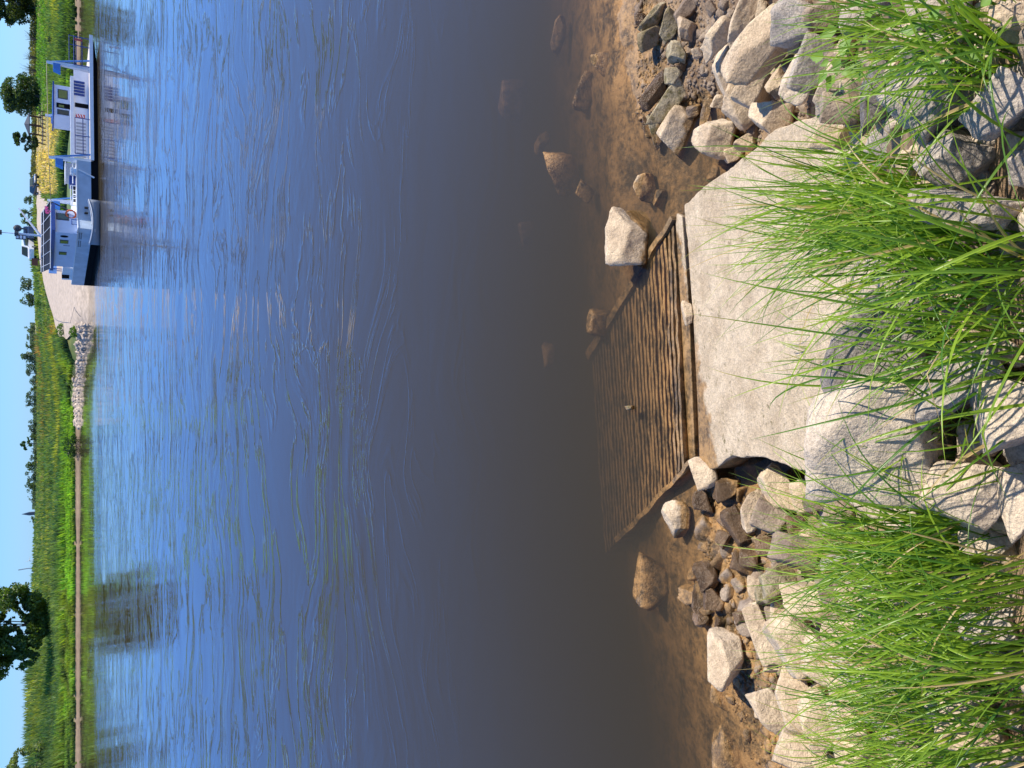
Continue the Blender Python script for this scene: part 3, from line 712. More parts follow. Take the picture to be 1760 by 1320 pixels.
# car deck pontoon to the right
xe = px(62); zdk = pz(156, 200)
m_ = M_(); m_.box8([fw(*q) for q in [(xr, .2, -.5), (px(120), .2, -.4), (px(120), 10, -.4), (xr, 10, -.5), (xr, .2, zdk - .16), (px(100), .2, zdk - .16), (px(100), 10, zdk - .16), (xr, 10, zdk - .16)]]); m_.build('pontoon', black, ferry)
m_ = M_(); bx(m_, px(275), px(60), -.05, 10.2, zdk - .16, zdk); m_.build('deck', deckm, ferry)
m_ = M_(); bx(m_, px(275), px(60), -.12, -.052, zdk - .2, zdk + .06); m_.build('deck_edge', white, ferry)
m_ = M_(); m_.box8([fw(*q) for q in [(px(118), .4, zdk - .17), (px(62), .4, zdk - .14), (px(62), 9.6, zdk - .14), (px(118), 9.6, zdk - .17), (px(118), .4, -.1), (px(66), .4, zdk - .3), (px(66), 9.6, zdk - .3), (px(118), 9.6, -.1)]]); m_.build('bow_ramp', black, ferry)
# inner bulwark with blue slats and long white beam
d1 = 2.2
def X1(v): return px(v, d1)
def Z1(u): return pz(u, 200, d1)
m_ = M_(); bx(m_, X1(272), X1(118), d1, d1 + .12, zdk, Z1(127)); m_.build('side_wall', mat('white_wall_shade_tint', (.66, .70, .76), .6, .08, 2), ferry)  # bluish shade mixed into the wall's white base colour
m_ = M_()
for i in range(11): x = X1(272) + (X1(215) - X1(272)) * i / 10; bx(m_, x, x + .1, d1 - .07, d1 - .003, zdk + .25, Z1(131))
m_.build('ventilation_slats', grey, ferry)
m_ = M_()
for i in range(5): x = X1(167) + (X1(146) - X1(167)) * i / 4; bx(m_, x, x + .17, d1 - .07, d1 - .003, zdk + .3, Z1(125))
m_.build('grille', dblue, ferry)
m_ = M_(); bx(m_, X1(276), X1(138), d1 - .25, d1 + .25, Z1(127), Z1(121)); m_.build('rail_beam', white, ferry)
m_ = M_(); bx(m_, X1(204), X1(199), d1 - .06, d1 - .003, zdk + .3, zdk + .95); m_.build('warning_panel', redm, ferry)
m_ = M_()
for k in range(3): 
    z0 = zdk + .36 + k * .19; x0, x1 = X1(204), X1(199)
    m_.box8([fw(x0 + .001, d1 - .064, z0), fw(x1 - .001, d1 - .064, z0 + .1), fw(x1 - .001, d1 - .061, z0 + .1), fw(x0 + .001, d1 - .061, z0), fw(x0 + .001, d1 - .064, z0 + .08), fw(x1 - .001, d1 - .064, z0 + .18), fw(x1 - .001, d1 - .061, z0 + .18), fw(x0 + .001, d1 - .061, z0 + .08)])
m_.build('warning_stripe', white, ferry)
m_ = M_(); x0, x1 = X1(187), X1(180)
bx(m_, x0, x1, d1 - .04, d1 - .003, zdk + .05, Z1(129)); m_.build('doorway', black, ferry)
# railings along the deck edge
def rail(v0, v1, ps, d, m, z0, z1, nm='railing', r=.035):
    m_ = M_(); x0, x1 = px(v0, d), px(v1, d)
    for f in (.5, 1): m_.tube([fw(x0, d, z0 + (z1 - z0) * f), fw(x1, d, z0 + (z1 - z0) * f)], r)
    for v in ps: m_.tube([fw(px(v, d), d, z0), fw(px(v, d), d, z1)], r)
    return m_.build(nm, m, ferry)
rail(266, 205, (266, 235, 205), .05, dblue, zdk, pz(129, 230))
rail(115, 66, (115, 82, 67), .05, dblue, zdk, pz(127, 90))
rail(115, 66, (115, 82, 67), 9.8, dblue, zdk, pz(127, 90))
m_ = M_(); bx(m_, px(73), px(70), .0, .06, zdk + .55, zdk + 1.1); m_.build('warning_panel', redm, ferry)
# gantries
for vv, ut, us in ((276, 84, 262), (116, 80, 100)):
    for d in (.35, 9.7):
        x = px(vv, 0); zt = pz(ut, vv)
        m_ = M_(); m_.box8([fw(*q) for q in [(x - .16, d - .2, zdk), (x + .22, d - .2, zdk), (x + .22, d + .2, zdk), (x - .16, d + .2, zdk), (x - .05, d - .08, zt), (x + .1, d - .08, zt), (x + .1, d + .08, zt), (x - .05, d + .08, zt)]])
        m_.build('gantry_post', white, ferry)
        m_ = M_(); m_.tube([fw(x + .1, d, zt - .35), fw(px(us, 0), d, zdk)], .075); m_.build('gantry_strut', mblue, ferry)
        m_ = M_(); m_.box8([fw(*q) for q in [(x - .75, d - .3, zt - .95), (x - .1, d - .3, zt - .95), (x - .1, d + .3, zt - .95), (x - .75, d + .3, zt - .95), (x - .55, d - .3, zt - .45), (x - .1, d - .3, zt - .45), (x - .1, d + .3, zt - .45), (x - .55, d + .3, zt - .45)]])
        m_.build('lamp_box', mblue, ferry)
# small deck cabin
dc = 4.2
def XC(v): return px(v, dc)
def ZC(u): return pz(u, 180, dc)
cab = empty('deck_cabin', fw(XC(180), dc, zdk)); cab.parent = ferry; cab.matrix_parent_inverse = Matrix.Translation(-ferry.location)
m_ = M_(); bx(m_, XC(206), XC(155), dc, dc + 2.6, zdk, ZC(93)); m_.build('cabin_wall', mat('cabin_blue_white', (.55, .62, .74), .5, .06, 2), cab)
m_ = M_(); bx(m_, XC(208), XC(152), dc - .25, dc + 2.9, ZC(93), ZC(90.5)); m_.build('cabin_roof', dblue, cab)
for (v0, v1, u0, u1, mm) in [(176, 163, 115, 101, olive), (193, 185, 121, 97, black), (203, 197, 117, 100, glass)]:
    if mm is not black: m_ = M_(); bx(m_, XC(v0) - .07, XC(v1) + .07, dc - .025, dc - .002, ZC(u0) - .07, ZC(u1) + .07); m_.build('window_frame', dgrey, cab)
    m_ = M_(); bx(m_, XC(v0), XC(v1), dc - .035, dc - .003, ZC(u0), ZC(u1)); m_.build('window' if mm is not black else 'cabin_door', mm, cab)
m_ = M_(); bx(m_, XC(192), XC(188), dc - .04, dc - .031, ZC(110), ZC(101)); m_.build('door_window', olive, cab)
# wheelhouse on the corner, plan polygon: right face angled to catch the sun, left side angled into shade
xa = px(362); zc_ = zd + .07
kx, ky = px(409) - .0, -.75
hp = [(xa, .55), (kx, ky), (-.36, 3.4), (-.62, 7.4), (xa, 7.4)]
zr = pz(95, 400, -.3); zt = pz(88.5, 400, -.3)
wh = empty('wheelhouse', fw(0, 2, zd)); wh.parent = ferry; wh.matrix_parent_inverse = Matrix.Translation(-ferry.location)
m_ = M_(); m_.prism(hp, zc_, zr, fw); m_.build('wheelhouse_wall', mat('wheelhouse_white', (.56, .63, .76), .5, .05, 2), wh)
rp_ = [(xa + .4, .2), (kx + .05, ky - .35), (-.62, 3.2), (-.92, 7.8), (xa + .4, 7.8)]
m_ = M_(); m_.prism(rp_, zr, zt, fw); m_.build('wheelhouse_roof', dblue, wh)
# a face frame: along polygon edge p->q
def face(p, q):
    p = Vector((p[0], p[1], 0)); q = Vector((q[0], q[1], 0)); e = (q - p); l = e.length; e.normalize(); nn = Vector((e.y, -e.x, 0))
    def f(s, o, z):
        w_ = p + e * (s * l) + nn * o; return fw(w_.x, w_.y, z)
    return f
fA = face(hp[1], hp[0]); fB = face(hp[2], hp[1]); fC = face(hp[3], hp[2])
def panel(f, s0, s1, z0, z1, m, nm, par, o=.02, t=.02):
    m_ = M_(); m_.box8([f(s0, o - t, z0), f(s1, o - t, z0), f(s1, o, z0), f(s0, o, z0), f(s0, o - t, z1), f(s1, o - t, z1), f(s1, o, z1), f(s0, o, z1)]); return m_.build(nm, m, par)
zz = lambda u: pz(u, 390, -.2)
fr_ = panel(fA, .56, .86, zz(119), zz(96.5), dgrey, 'window', wh, .03, .028)
panel(fA, .60, .83, zz(117), zz(100), glass, 'pane', fr_, .045, .012)
zb = lambda u: pz(u, 430, 1.0)
for s0, s1 in ((.38, .58),): 
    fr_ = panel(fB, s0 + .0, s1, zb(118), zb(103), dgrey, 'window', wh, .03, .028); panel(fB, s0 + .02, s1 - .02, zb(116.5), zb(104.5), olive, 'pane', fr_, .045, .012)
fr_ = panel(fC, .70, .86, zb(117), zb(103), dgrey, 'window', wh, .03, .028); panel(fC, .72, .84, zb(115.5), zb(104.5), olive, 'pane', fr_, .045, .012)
m_ = M_(); cc_ = []
for k in range(16): a = 2 * math.pi * k / 16; cc_.append((.80 + .055 * math.cos(a), zb(110) + .27 * math.sin(a)))
m_.add([fB(s, .003, z) for s, z in cc_] + [fB(s, .03, z) for s, z in cc_], [tuple(range(16)), tuple(range(16, 32))] + [(k, (k + 1) % 16, 16 + (k + 1) % 16, 16 + k) for k in range(16)]); m_.build('porthole', black, wh)
# illegible lettering: two short rows of dark strokes on the hull flank, one row on the wheelhouse
fH = face(hb[3], hb[2]); m_ = M_()
for r_, (ut, ub) in enumerate(((135, 137), (138.2, 140.2))):
    for j in range(11):
        if j == 5: continue
        s = .22 + j * .056; z1_, z0_ = zb(ut), zb(ub)
        for q in range(2): m_.box8([fH(s + q * .02, .004, z0_), fH(s + q * .02 + .011, .004, z0_), fH(s + q * .02 + .011, .012, z0_), fH(s + q * .02, .012, z0_), fH(s + q * .02, .004, z1_ - .03 * ((j + q) % 2)), fH(s + q * .02 + .011, .004, z1_ - .03 * ((j + q) % 2)), fH(s + q * .02 + .011, .012, z1_), fH(s + q * .02, .012, z1_)])
m_.build('lettering', dgrey, ferry)
m_ = M_()
for j in range(7): panelz = zb(111 + j * 1.6); m_.box8([fB(.22, .004, panelz), fB(.28 - .01 * (j % 3), .004, panelz), fB(.28, .012, panelz), fB(.22, .012, panelz), fB(.22, .004, panelz + .04), fB(.28 - .01 * (j % 3), .004, panelz + .04), fB(.28, .012, panelz + .04), fB(.22, .012, panelz + .04)])
m_.build('lettering', dblue, wh)
# roof panels on a frame: a tilted black canopy with a light grid
za, zb2 = zt + .02, pz(71, 430, 3)
cv = [fw(xa + .1, .3, za), fw(-.1, -.2, za), fw(-2.0, 3.4, za), fw(-2.9, 7.8, za)]
rs = M_(); X_L, X_R = px(462, 3), px(364, 3)
rs.box8([fw(X_R, 1.2, za), fw(X_L, 3.6, za), fw(X_L, 3.7, za), fw(X_R, 1.3, za), fw(px(385, 4), 2.6, zb2), fw(X_L + .1, 5.2, zb2), fw(X_L + .1, 5.3, zb2), fw(px(385, 4), 2.7, zb2)])
rs.build('roof_panel', tarp, wh)
m_ = M_()
def rsp(a, b):   # a along, b up
    lo = fw(X_R, 1.15, za).lerp(fw(X_L, 3.55, za), a); hi = fw(px(385, 4), 2.55, zb2).lerp(fw(X_L + .1, 5.15, zb2), a); return lo.lerp(hi, b)
for a in (0, .2, .38, .56, .74, .92): m_.tube([rsp(a, 0), rsp(a, 1)], .025, 4)
for b in (0, .75, 1): m_.tube([rsp(0, b), rsp(1, b)], .03, 4)
m_.build('roof_panel_frame', white, wh)
# mast with radar ball, boom, sign grid
mz = lambda u: pz(u, 411, 4.5); xm = px(412, 4.5)
m_ = M_(); m_.tube([fw(xm, 4.5, zt), fw(xm, 4.5, mz(24))], .09, 8); m_.tube([fw(xm, 4.5, mz(24)), fw(xm, 4.5, mz(-6))], .04, 6, .03); m_.build('mast', white, ferry)
m_ = M_(); m_.tube([fw(xm, 4.5, mz(3)), fw(xm, 4.5, mz(-3))], .2, 8); m_.tube([fw(xm, 4.5, mz(32)), fw(xm, 4.5, mz(25))], .22, 8); m_.build('mast_lamp', dgrey, ferry)
m_ = M_(); bV = ico(2); m_.add([fw(px(403, 4.5) + p[0] * .29, 4.5 + p[1] * .2, mz(30) + p[2] * .3) for p in bV[0]], [tuple(f) for f in bV[1]]); m_.tube([fw(px(403, 4.5), 4.5, mz(36)), fw(px(403, 4.5), 4.5, mz(45))], .07); m_.tube([fw(px(403, 4.5), 4.5, mz(45)), fw(xm, 4.5, mz(46))], .05); m_.build('signal_ball', dgrey, ferry)
m_ = M_(); bx(m_, px(421, 4.5), px(414, 4.5), 4.45, 4.55, mz(45), mz(27)); sg = m_.build('signal_frame', dgrey, ferry)
m_ = M_()
for k in range(3): bx(m_, px(420, 4.5), px(415, 4.5), 4.42, 4.449, mz(44 - k * 6), mz(40 - k * 6))
m_.build('signal_panel', white, ferry)
m_ = M_(); b0 = S1(71, 407, 4.5); b1 = S1(32, 358, 4.5); m_.tube([fw(b0[0], 4.5, b0[1]), fw(b1[0], 4.5, b1[1])], .1, 6, .05); m_.build('boom', white, ferry)
# rigging wires
m_ = M_(); g1 = fw(px(276), .35, pz(84, 276)); g0 = fw(px(116), .35, pz(80, 116))
m_.tube([g0, g1], .02, 4); m_.tube([g1, fw(px(350), 1.0, pz(88, 350))], .02, 4); m_.tube([fw(px(346), 1, pz(89, 346)), fw(px(362), 1, zd)], .05, 5); m_.build('rigging', dgrey, ferry)
# deck clutter on the pusher
m_ = M_()
for u_ in (121.5, 125): m_.tube([fw(px(322, .5), .5, pz(u_)), fw(px(356, .5), .5, pz(u_))], .03)
m_.tube([fw(px(280, .5), .5, pz(125.5)), fw(px(318, .5), .5, pz(125.5))], .04)
for v in (322, 340, 356, 300, 283): m_.tube([fw(px(v, .5), .5, zd), fw(px(v, .5), .5, pz(122, v, .5))], .03)
m_.build('railing', white, ferry)
m_ = M_()
for v0, v1 in ((392, 379), (407, 396)):
    m_.tube([fw(px(v0) * .9 + .05, -.55, zd), fw(px(v0) * .9 + .05, -.55, zd + .42), fw(px(v1) * .9, -.2, zd + .42), fw(px(v1) * .9, -.2, zd)], .035)
m_.build('grab_rail', dblue, ferry)
m_ = M_(); m_.box((px(309, 2), 2, zd), (px(284, 2), 3.4, pz(113, 300, 2)), fw); m_.build('engine_box', grey, ferry)
m_ = M_(); m_.box((px(309, 2) - .05, 1.95, pz(113, 300, 2)), (px(280, 2), 3.5, pz(112, 300, 2)), fw); m_.build('engine_box_lid', white, ferry)
m_ = M_(); m_.box((px(320, 1), 1, zd), (px(305, 1), 2, pz(119, 310, 1)), fw); m_.build('winch_housing', dblue, ferry)
m_ = M_(); m_.tube([fw(px(296, .6), .8, zd), fw(px(296, .6), .8, zd + .45)], .3, 12); m_.build('white_drum', white, ferry)
m_ = M_(); 
for v in (327, 333, 340, 347): m_.tube([fw(px(v, 1.5), 1.5, zd), fw(px(v, 1.5), 1.5, pz(126, v, 1.5))], .13, 8)
m_.build('deck_gear', dgrey, ferry)
m_ = M_(); rc = fw(px(372, .3), .2, pz(122, 372)); ring = [rc + EX * (.33 * math.cos(a)) + Vector((0, 0, .33 * math.sin(a))) for a in np.linspace(0, 6.28, 19)]; m_.tube(ring, .075, 6); m_.build('lifebuoy', orange, ferry)
# bow gear
m_ = M_(); zb3 = zd + .07; m_.prism([(-.55, 8.0), (-.2, 8.0), (-.4, 11.0), (-.75, 11.0)], zb3, zb3 + .75, fw); m_.build('bow_locker', white, ferry)
m_ = M_(); m_.prism([(-.72, 9.7), (-.4, 9.7), (-.45, 10.5), (-.77, 10.5)], zb3 + .2, zb3 + .76, fw); m_.build('hatch', black, ferry)
m_ = M_(); 
for y in (9.6, 10.2): m_.tube([fw(-.2, y, zb3), fw(-.2, y, zb3 + 1.6)], .04)
m_.build('bow_post', dblue, ferry)
m_ = M_(); bx(m_, -.6, .2, 9.7, 9.78, zb3 + 1.15, zb3 + 1.75); m_.build('bow_sign', skymat, ferry)
# pink flowers in a box on the wheelhouse roof
m_ = M_(); g4 = np.random.default_rng(3)
for k in range(12):
    c_ = fw(xa + .1 - g4.uniform(0, .5), .2 + g4.uniform(0, .4), zt + .1 + g4.uniform(0, .35)); s = .09; m_.add([c_ + Vector((-s, 0, 0)), c_ + Vector((0, -.03, -s)), c_ + Vector((s, 0, 0)), c_ + Vector((0, .03, s))], [(0, 1, 2, 3)])
fl = m_.build('flower_box', pink); tag(fl, 'tuft of pink flowers on the ferry wheelhouse roof edge', 'flowers')
# fenders
for v in (368, 359): 
    m_ = M_(); m_.tube([fw(px(v), -.18, pz(145, v)), fw(px(v), -.22, pz(151, v))], .09, 8); m_.build('fender', rubber, ferry)
# rowing boat alongside
D0 = hit_z(170.5, 388, 0); bt = empty('rowing_boat', D0, 'grey rowing boat tied to the ferry hull', 'rowing boat')
m_ = M_(); L2 = 3.4; V = []; ns = 15
bdir = (EX * .98 - EY * .17).normalized(); bn = Vector((-bdir.y, bdir.x, 0)); D0 = D0 - EY * .6
for i in range(ns):
    s = i / (ns - 1); wdt = .62 * (math.sin(math.pi * (s * .86 + .02)) ** .55) * (1 if s > .02 else .85); wdt = max(wdt, .03); sh = .48 + .22 * (2 * s - 1) ** 2 + (.15 * max(0, s - .6))
    c_ = D0 + bdir * ((s - .5) * L2)
    for (a, z) in ((-1, sh), (-.78, .1), (-.35, -.06), (.35, -.06), (.78, .1), (1, sh)): V.append(c_ + bn * (a * wdt) + Vector((0, 0, z)))
F = [(i * 6 + j, i * 6 + j + 1, i * 6 + j + 7, i * 6 + j + 6) for i in range(ns - 1) for j in range(5)] + [(0, 1, 2, 3, 4, 5)]
m_.add(V, F); ho = m_.build('boat_hull', pm('grey_boat_paint', (.22, .24, .27), .5), bt, smooth=True); so_ = ho.modifiers.new('solid', 'SOLIDIFY'); so_.thickness = .035
for a in (0, 5): m_ = M_(); m_.tube([V[i * 6 + a] + Vector((0, 0, .02)) for i in range(ns)], .04, 6); m_.build('boat_gunwale', white, bt)
for s in (.3, .6): m_ = M_(); c_ = D0 + bdir * ((s - .5) * L2) + Vector((0, 0, .33)); m_.box8([c_ + bdir * a + bn * b + Vector((0, 0, z)) for z in (0, .04) for a, b in ((-.12, -.52), (.12, -.52), (.12, .52), (-.12, .52))]); m_.build('thwart', deckm, bt)

# ---- vehicles on the crest
def car(pos, yaw, L_, W_, Hh, paint, label, kind='car', van=False, bonnet=.25):
    r_ = empty('parked_car' if not van else 'parked_van', pos, label, kind); cy, sy = math.cos(yaw), math.sin(yaw)
    def f(x, y, z): return Vector(pos) + Vector((x * cy - y * sy, x * sy + y * cy, z))
    if van: prof = [(-.5, .22), (-.5, .9), (-.47, .97), (.22, .97), (.36, .60), (.47, .52), (.5, .42), (.5, .22)]
    else: prof = [(-.5, .25), (-.5, .62), (-.40, .66), (-.33, .96), (-.28, 1), (.10, 1), (.25, .66), (.46, .55), (.5, .45), (.5, .25)]
    n_ = len(prof); m_ = M_(); pts = []
    for sgn in (-1, 1):
        for x, z in prof: pts.append(f(x * L_, sgn * W_ / 2 * (.86 if z > .7 else 1), z * Hh))
    m_.add(pts, [tuple(range(n_)), tuple(range(n_, 2 * n_))[::-1]] + [(i, (i + 1) % n_, n_ + (i + 1) % n_, n_ + i) for i in range(n_)]); m_.build('body', paint, r_, bevel=.05)
    zw0, zw1 = (.62, .90) if van else (.68, .93)
    for sgn in (-1, 1):
        m_ = M_(); yy0, yy1 = sgn * W_ * .47, sgn * W_ * .455; xs_ = (-.42, .2) if van else (-.30, .12)
        m_.box8([f(xs_[0] * L_, yy0 * .93, zw0 * Hh), f((xs_[1] + .08) * L_, yy0 * .93, zw0 * Hh), f((xs_[1] + .08) * L_, sgn * W_ * .505, zw0 * Hh), f(xs_[0] * L_, sgn * W_ * .505, zw0 * Hh), f(xs_[0] * L_, sgn * W_ * .38, zw1 * Hh), f(xs_[1] * L_, sgn * W_ * .38, zw1 * Hh), f(xs_[1] * L_, sgn * W_ * .44, zw1 * Hh), f(xs_[0] * L_, sgn * W_ * .44, zw1 * Hh)]); m_.build('side_window', glass, r_)
    m_ = M_(); a, b = ((.235, .955), (.36, .62)) if van else ((.115, .975), (.245, .69))
    m_.add([f(a[0] * L_ + .03, -W_ * .36, a[1] * Hh), f(a[0] * L_ + .03, W_ * .36, a[1] * Hh), f(b[0] * L_ + .03, W_ * .42, b[1] * Hh), f(b[0] * L_ + .03, -W_ * .42, b[1] * Hh)] , [(0, 1, 2, 3)]); m_.build('windscreen', glass, r_)
    for sx in (-.32, .32):
        for sy_ in (-1, 1):
            m_ = M_(); m_.tube([f(sx * L_, sy_ * W_ * .40, .2 * Hh + .05), f(sx * L_, sy_ * W_ * .51, .2 * Hh + .05)], .33, 14); m_.build('wheel', rubber, r_)
            m_ = M_(); m_.tube([f(sx * L_, sy_ * W_ * .505, .2 * Hh + .05), f(sx * L_, sy_ * W_ * .515, .2 * Hh + .05)], .17, 10); m_.build('rim', grey, r_)
    for sy_ in (-1, 1):
        m_ = M_(); c_ = f(.5 * L_, sy_ * W_ * .34, .47 * Hh); m_.tube([c_ - Vector((cy, sy, 0)) * .1, c_ + Vector((cy, sy, 0)) * .02], .1, 8); m_.build('headlight', skymat, r_)
    return r_
def crest(u, v, Y):  # a spot on the crest at distance Y under pixel v
    X = (660 - v) / FPX * (Y * cP + (H - 4.2) * sP); X = (660 - v) / FPX * (Y * cP); return Vector((X, Y, float(h_far(X, Y)) + .06))
car(crest(68, 427, 150), R(-125), 4.6, 1.95, 2.35, carwhite, 'white and blue van with open tailgate parked at the head of the ramp', 'van', True)
car(crest(62, 400, 150), R(80), 4.5, 1.9, 2.0, carblue, 'dark blue car parked beside the white van at the ramp head')
car(crest(62, 318, 160), R(-70), 4.4, 1.8, 1.5, carblack, 'small black car parked alone on the crest right of the ramp')
# brown board and bush
bp_ = crest(60, 450, 120); sgn_ = empty('notice_board', bp_, 'dark brown notice board on posts at the ramp edge', 'notice board')
m_ = M_(); m_.box((bp_.x - .5, bp_.y, bp_.z + 1.3), (bp_.x + .45, bp_.y + .12, bp_.z + 2.0)); m_.build('board', wood, sgn_)
for dx in (-.4, .35): m_ = M_(); m_.tube([(bp_.x + dx, bp_.y + .06, bp_.z - .2), (bp_.x + dx, bp_.y + .06, bp_.z + 1.3)], .05); m_.build('post', wood, sgn_)
# cables lying on the ramp
m_ = M_(); pts = [fp(u, v) + Vector((0, 0, .12)) for u, v in [(96, 546), (101, 551), (110, 554), (124, 555), (128, 540), (131, 528), (136, 536), (144, 546)]]
dp = []
for i in range(len(pts) - 1):
    for k in range(5): q = pts[i].lerp(pts[i + 1], k / 5); q.z = max(float(h_far(q.x, q.y)), 0) + .12; dp.append(q)
m_.tube(dp, .06, 5); tag(m_.build('mooring_cable', dgrey), 'dark mooring cable lying bent across the pale ramp', 'cable')
# gazebo on the right-hand crest
gz = crest(55, 216, 150); gz_ = empty('gazebo', gz, 'open dark-roofed shelter on posts on the crest between two trees', 'gazebo')
sc_ = 150 * cP / FPX
w2 = 17 * sc_
for i in range(6):
    a = math.pi / 3 * i + .3; m_ = M_(); m_.tube([gz + Vector((w2 * math.cos(a), w2 * math.sin(a), -.3)), gz + Vector((w2 * math.cos(a), w2 * math.sin(a), 1.9))], .09); m_.build('post', wood, gz_)
m_ = M_(); ap = gz + Vector((0, 0, 2.55)); rg = [gz + Vector((w2 * 1.3 * math.cos(math.pi / 3 * i + .3), w2 * 1.3 * math.sin(math.pi / 3 * i + .3), 1.85)) for i in range(6)]
m_.add(rg + [ap] + [p - Vector((0, 0, .1)) for p in rg], [(i, (i + 1) % 6, 6) for i in range(6)] + [(i, (i + 1) % 6, 7 + (i + 1) % 6, 7 + i) for i in range(6)] + [(12, 11, 10, 9, 8, 7)]); m_.build('roof', dgrey, gz_)
m_ = M_()
for zz_ in (.5, .9): m_.tube([gz + Vector((w2 * math.cos(math.pi / 3 * i + .3), w2 * math.sin(math.pi / 3 * i + .3), zz_)) for i in range(7)], .05, 5)
m_.build('railing', wood, gz_)
fc = empty('log_fence', crest(55, 215, 143), 'low weathered log fence in front of the shelter', 'fence')
for k in range(9): p = crest(55, 190 + k * 7, 143); m_ = M_(); m_.tube([p - Vector((0, 0, .3)), p + Vector((0, 0, .55))], .09); m_.build('post', wood, fc)
m_ = M_(); m_.tube([crest(55, 190 + k * 7, 143) + Vector((0, 0, .4)) for k in range(9)], .08, 5); m_.build('rail', pm('weathered_log', (.3, .24, .17)), fc)
# distant spire, mast, wind turbines
def farpt(v, Y, z=3.2): return Vector(((660 - v) / FPX * Y * cP, Y, z))
sp0 = farpt(882, 1500); ch = empty('church_tower', sp0, 'thin dark church spire above the distant trees', 'church')
m_ = M_(); m_.box((sp0.x - 2.6, sp0.y - 2.6, 0), (sp0.x + 2.6, sp0.y + 2.6, 14)); m_.build('tower', pm('far_brick', (.12, .12, .14)), ch)
m_ = M_(); m_.add([(sp0.x - 2.6, sp0.y - 2.6, 14), (sp0.x + 2.6, sp0.y - 2.6, 14), (sp0.x + 2.6, sp0.y + 2.6, 14), (sp0.x - 2.6, sp0.y + 2.6, 14), (sp0.x, sp0.y, 25)], [(0, 1, 4), (1, 2, 4), (2, 3, 4), (3, 0, 4)]); m_.build('spire', pm('far_slate', (.07, .09, .13)), ch)
mp = farpt(977, 500, 2); m_ = M_(); m_.tube([mp, mp + Vector((.5, 0, 6)), mp + Vector((.2, 0, 10.5))], .22, 6, .3); tag(m_.build('lattice_mast', grey), 'lone grey pole standing above the left horizon', 'pole')
for v, Y, hh, lb in ((962, 3000, 24, 'tiny white wind turbine on the horizon beside the lone pole'), (1160, 3200, 30, 'tiny white wind turbine on the horizon under the big oak')):
    t0 = farpt(v, Y, 0); tb = empty('wind_turbine', t0, lb, 'wind turbine'); m_ = M_(); m_.tube([t0, t0 + Vector((0, 0, hh))], 1.2, 8, .8); m_.build('tower', white, tb)
    for k in range(3): a = R(90 + 120 * k + 20); m_ = M_(); hub = t0 + Vector((0, -2, hh)); m_.tube([hub, hub + Vector((math.cos(a), 0, math.sin(a))) * 14], .9, 6, .25); m_.build('blade', white, tb)
# ------------------------------------------------------------------ vegetation
leaf = leafmat('leaf', trans=.4); reedm = leafmat('reed_leaf', trans=.38, rough=.6); grassm = leafmat('sedge_blade', trans=.35, rough=.33)
bark = mat('bark', (.12, .09, .065), .9, .3, 6, bump=1, bscale=12)
def quads(Cn, size, g, tilt=None, elong=1.0):
    n_ = len(Cn); a = g.normal(size=(n_, 3)); a /= np.linalg.norm(a, axis=1)[:, None]; b = np.cross(a, g.normal(size=(n_, 3))); b /= np.linalg.norm(b, axis=1)[:, None]
    s = (np.asarray(size) * np.ones(n_))[:, None]
    return np.stack([Cn - a * s * elong, Cn - b * s * .55, Cn + a * s * elong, Cn + b * s * .55], 1).reshape(-1, 3), np.arange(n_ * 4).reshape(-1, 4)
def tree(name, base, hgt, blobs, nl, ls, cols, label, group=None, trunk=.25, seed=1, cat='tree', tr_h=None, lean=(0, 0)):
    """blobs: (x, y, z, r, rz) relative to base"""
    g = np.random.default_rng(seed); r_ = empty(name, base, label, cat, group); B0 = np.array(base)
    top = Vector(base) + Vector((lean[0], lean[1], tr_h or hgt * .6)); m_ = MB(); m_.tube([Vector(base) - Vector((0, 0, .3)), Vector(base).lerp(top, .5) + Vector((trunk * .4, 0, 0)), top], trunk, 8, trunk * .35)
    for (x, y, z, r, rz) in blobs[:9]: e = Vector(base) + Vector((x, y, z)); s_ = Vector(base).lerp(top, g.uniform(.25, .8)); m_.tube([s_, s_.lerp(e, .55) + Vector((0, 0, .1 * r)), e], trunk * .22, 5, trunk * .05)
    m_.build('trunk', bark, r_)
    vol = np.array([b[3] ** 2 * b[4] for b in blobs]) ** .8; idx = g.choice(len(blobs), nl, p=vol / vol.sum()); bb = np.array(blobs)[idx]
    d = g.normal(size=(nl, 3)); d /= np.linalg.norm(d, axis=1)[:, None]; rad = g.uniform(.45, 1.05, nl) ** .7
    P_ = B0 + bb[:, :3] + d * rad[:, None] * np.stack([bb[:, 3], bb[:, 3], bb[:, 4]], 1)
    cl = sn(P_[:, 0] * 3 + P_[:, 1], P_[:, 2] * 3, .5 / max(ls, .1) * .25, 8, 3); keep = cl > -.24; P_ = P_[keep]; cl = cl[keep]
    V, F = quads(P_, ls * g.uniform(.6, 1.2, len(P_)), g); c0, c1 = np.array(cols[0]), np.array(cols[1]); t = np.clip(.5 + cl + g.normal(size=len(P_)) * .2, 0, 1)[:, None]
    npmesh('crown', V, F, leaf, np.repeat(c0 * (1 - t) + c1 * t, 4, 0), r_); return r_
def rb(g, n_, w_, h_, r, z0, flat=.8):
    o = []
    for i in range(n_):
        a = g.uniform(0, 6.28); q = g.uniform(0, 1) ** .5; zz_ = g.uniform(0, 1); ww = w_ * math.sqrt(max(.05, 1 - (2 * zz_ - 1) ** 2 * .8))
        o.append((q * ww * math.cos(a), q * ww * .8 * math.sin(a), z0 + h_ * zz_, r * g.uniform(.6, 1.2), r * flat * g.uniform(.6, 1.1)))
    return o
G = np.random.default_rng(21)
def PX(v, Y): return (660 - v) / FPX * Y * cP
def mpp(Y): return Y * cP / FPX * .9          # metres per photo pixel, vertical-ish
def Tb(v, Y): x = PX(v, Y); return (x, Y, float(h_far(x, Y)))
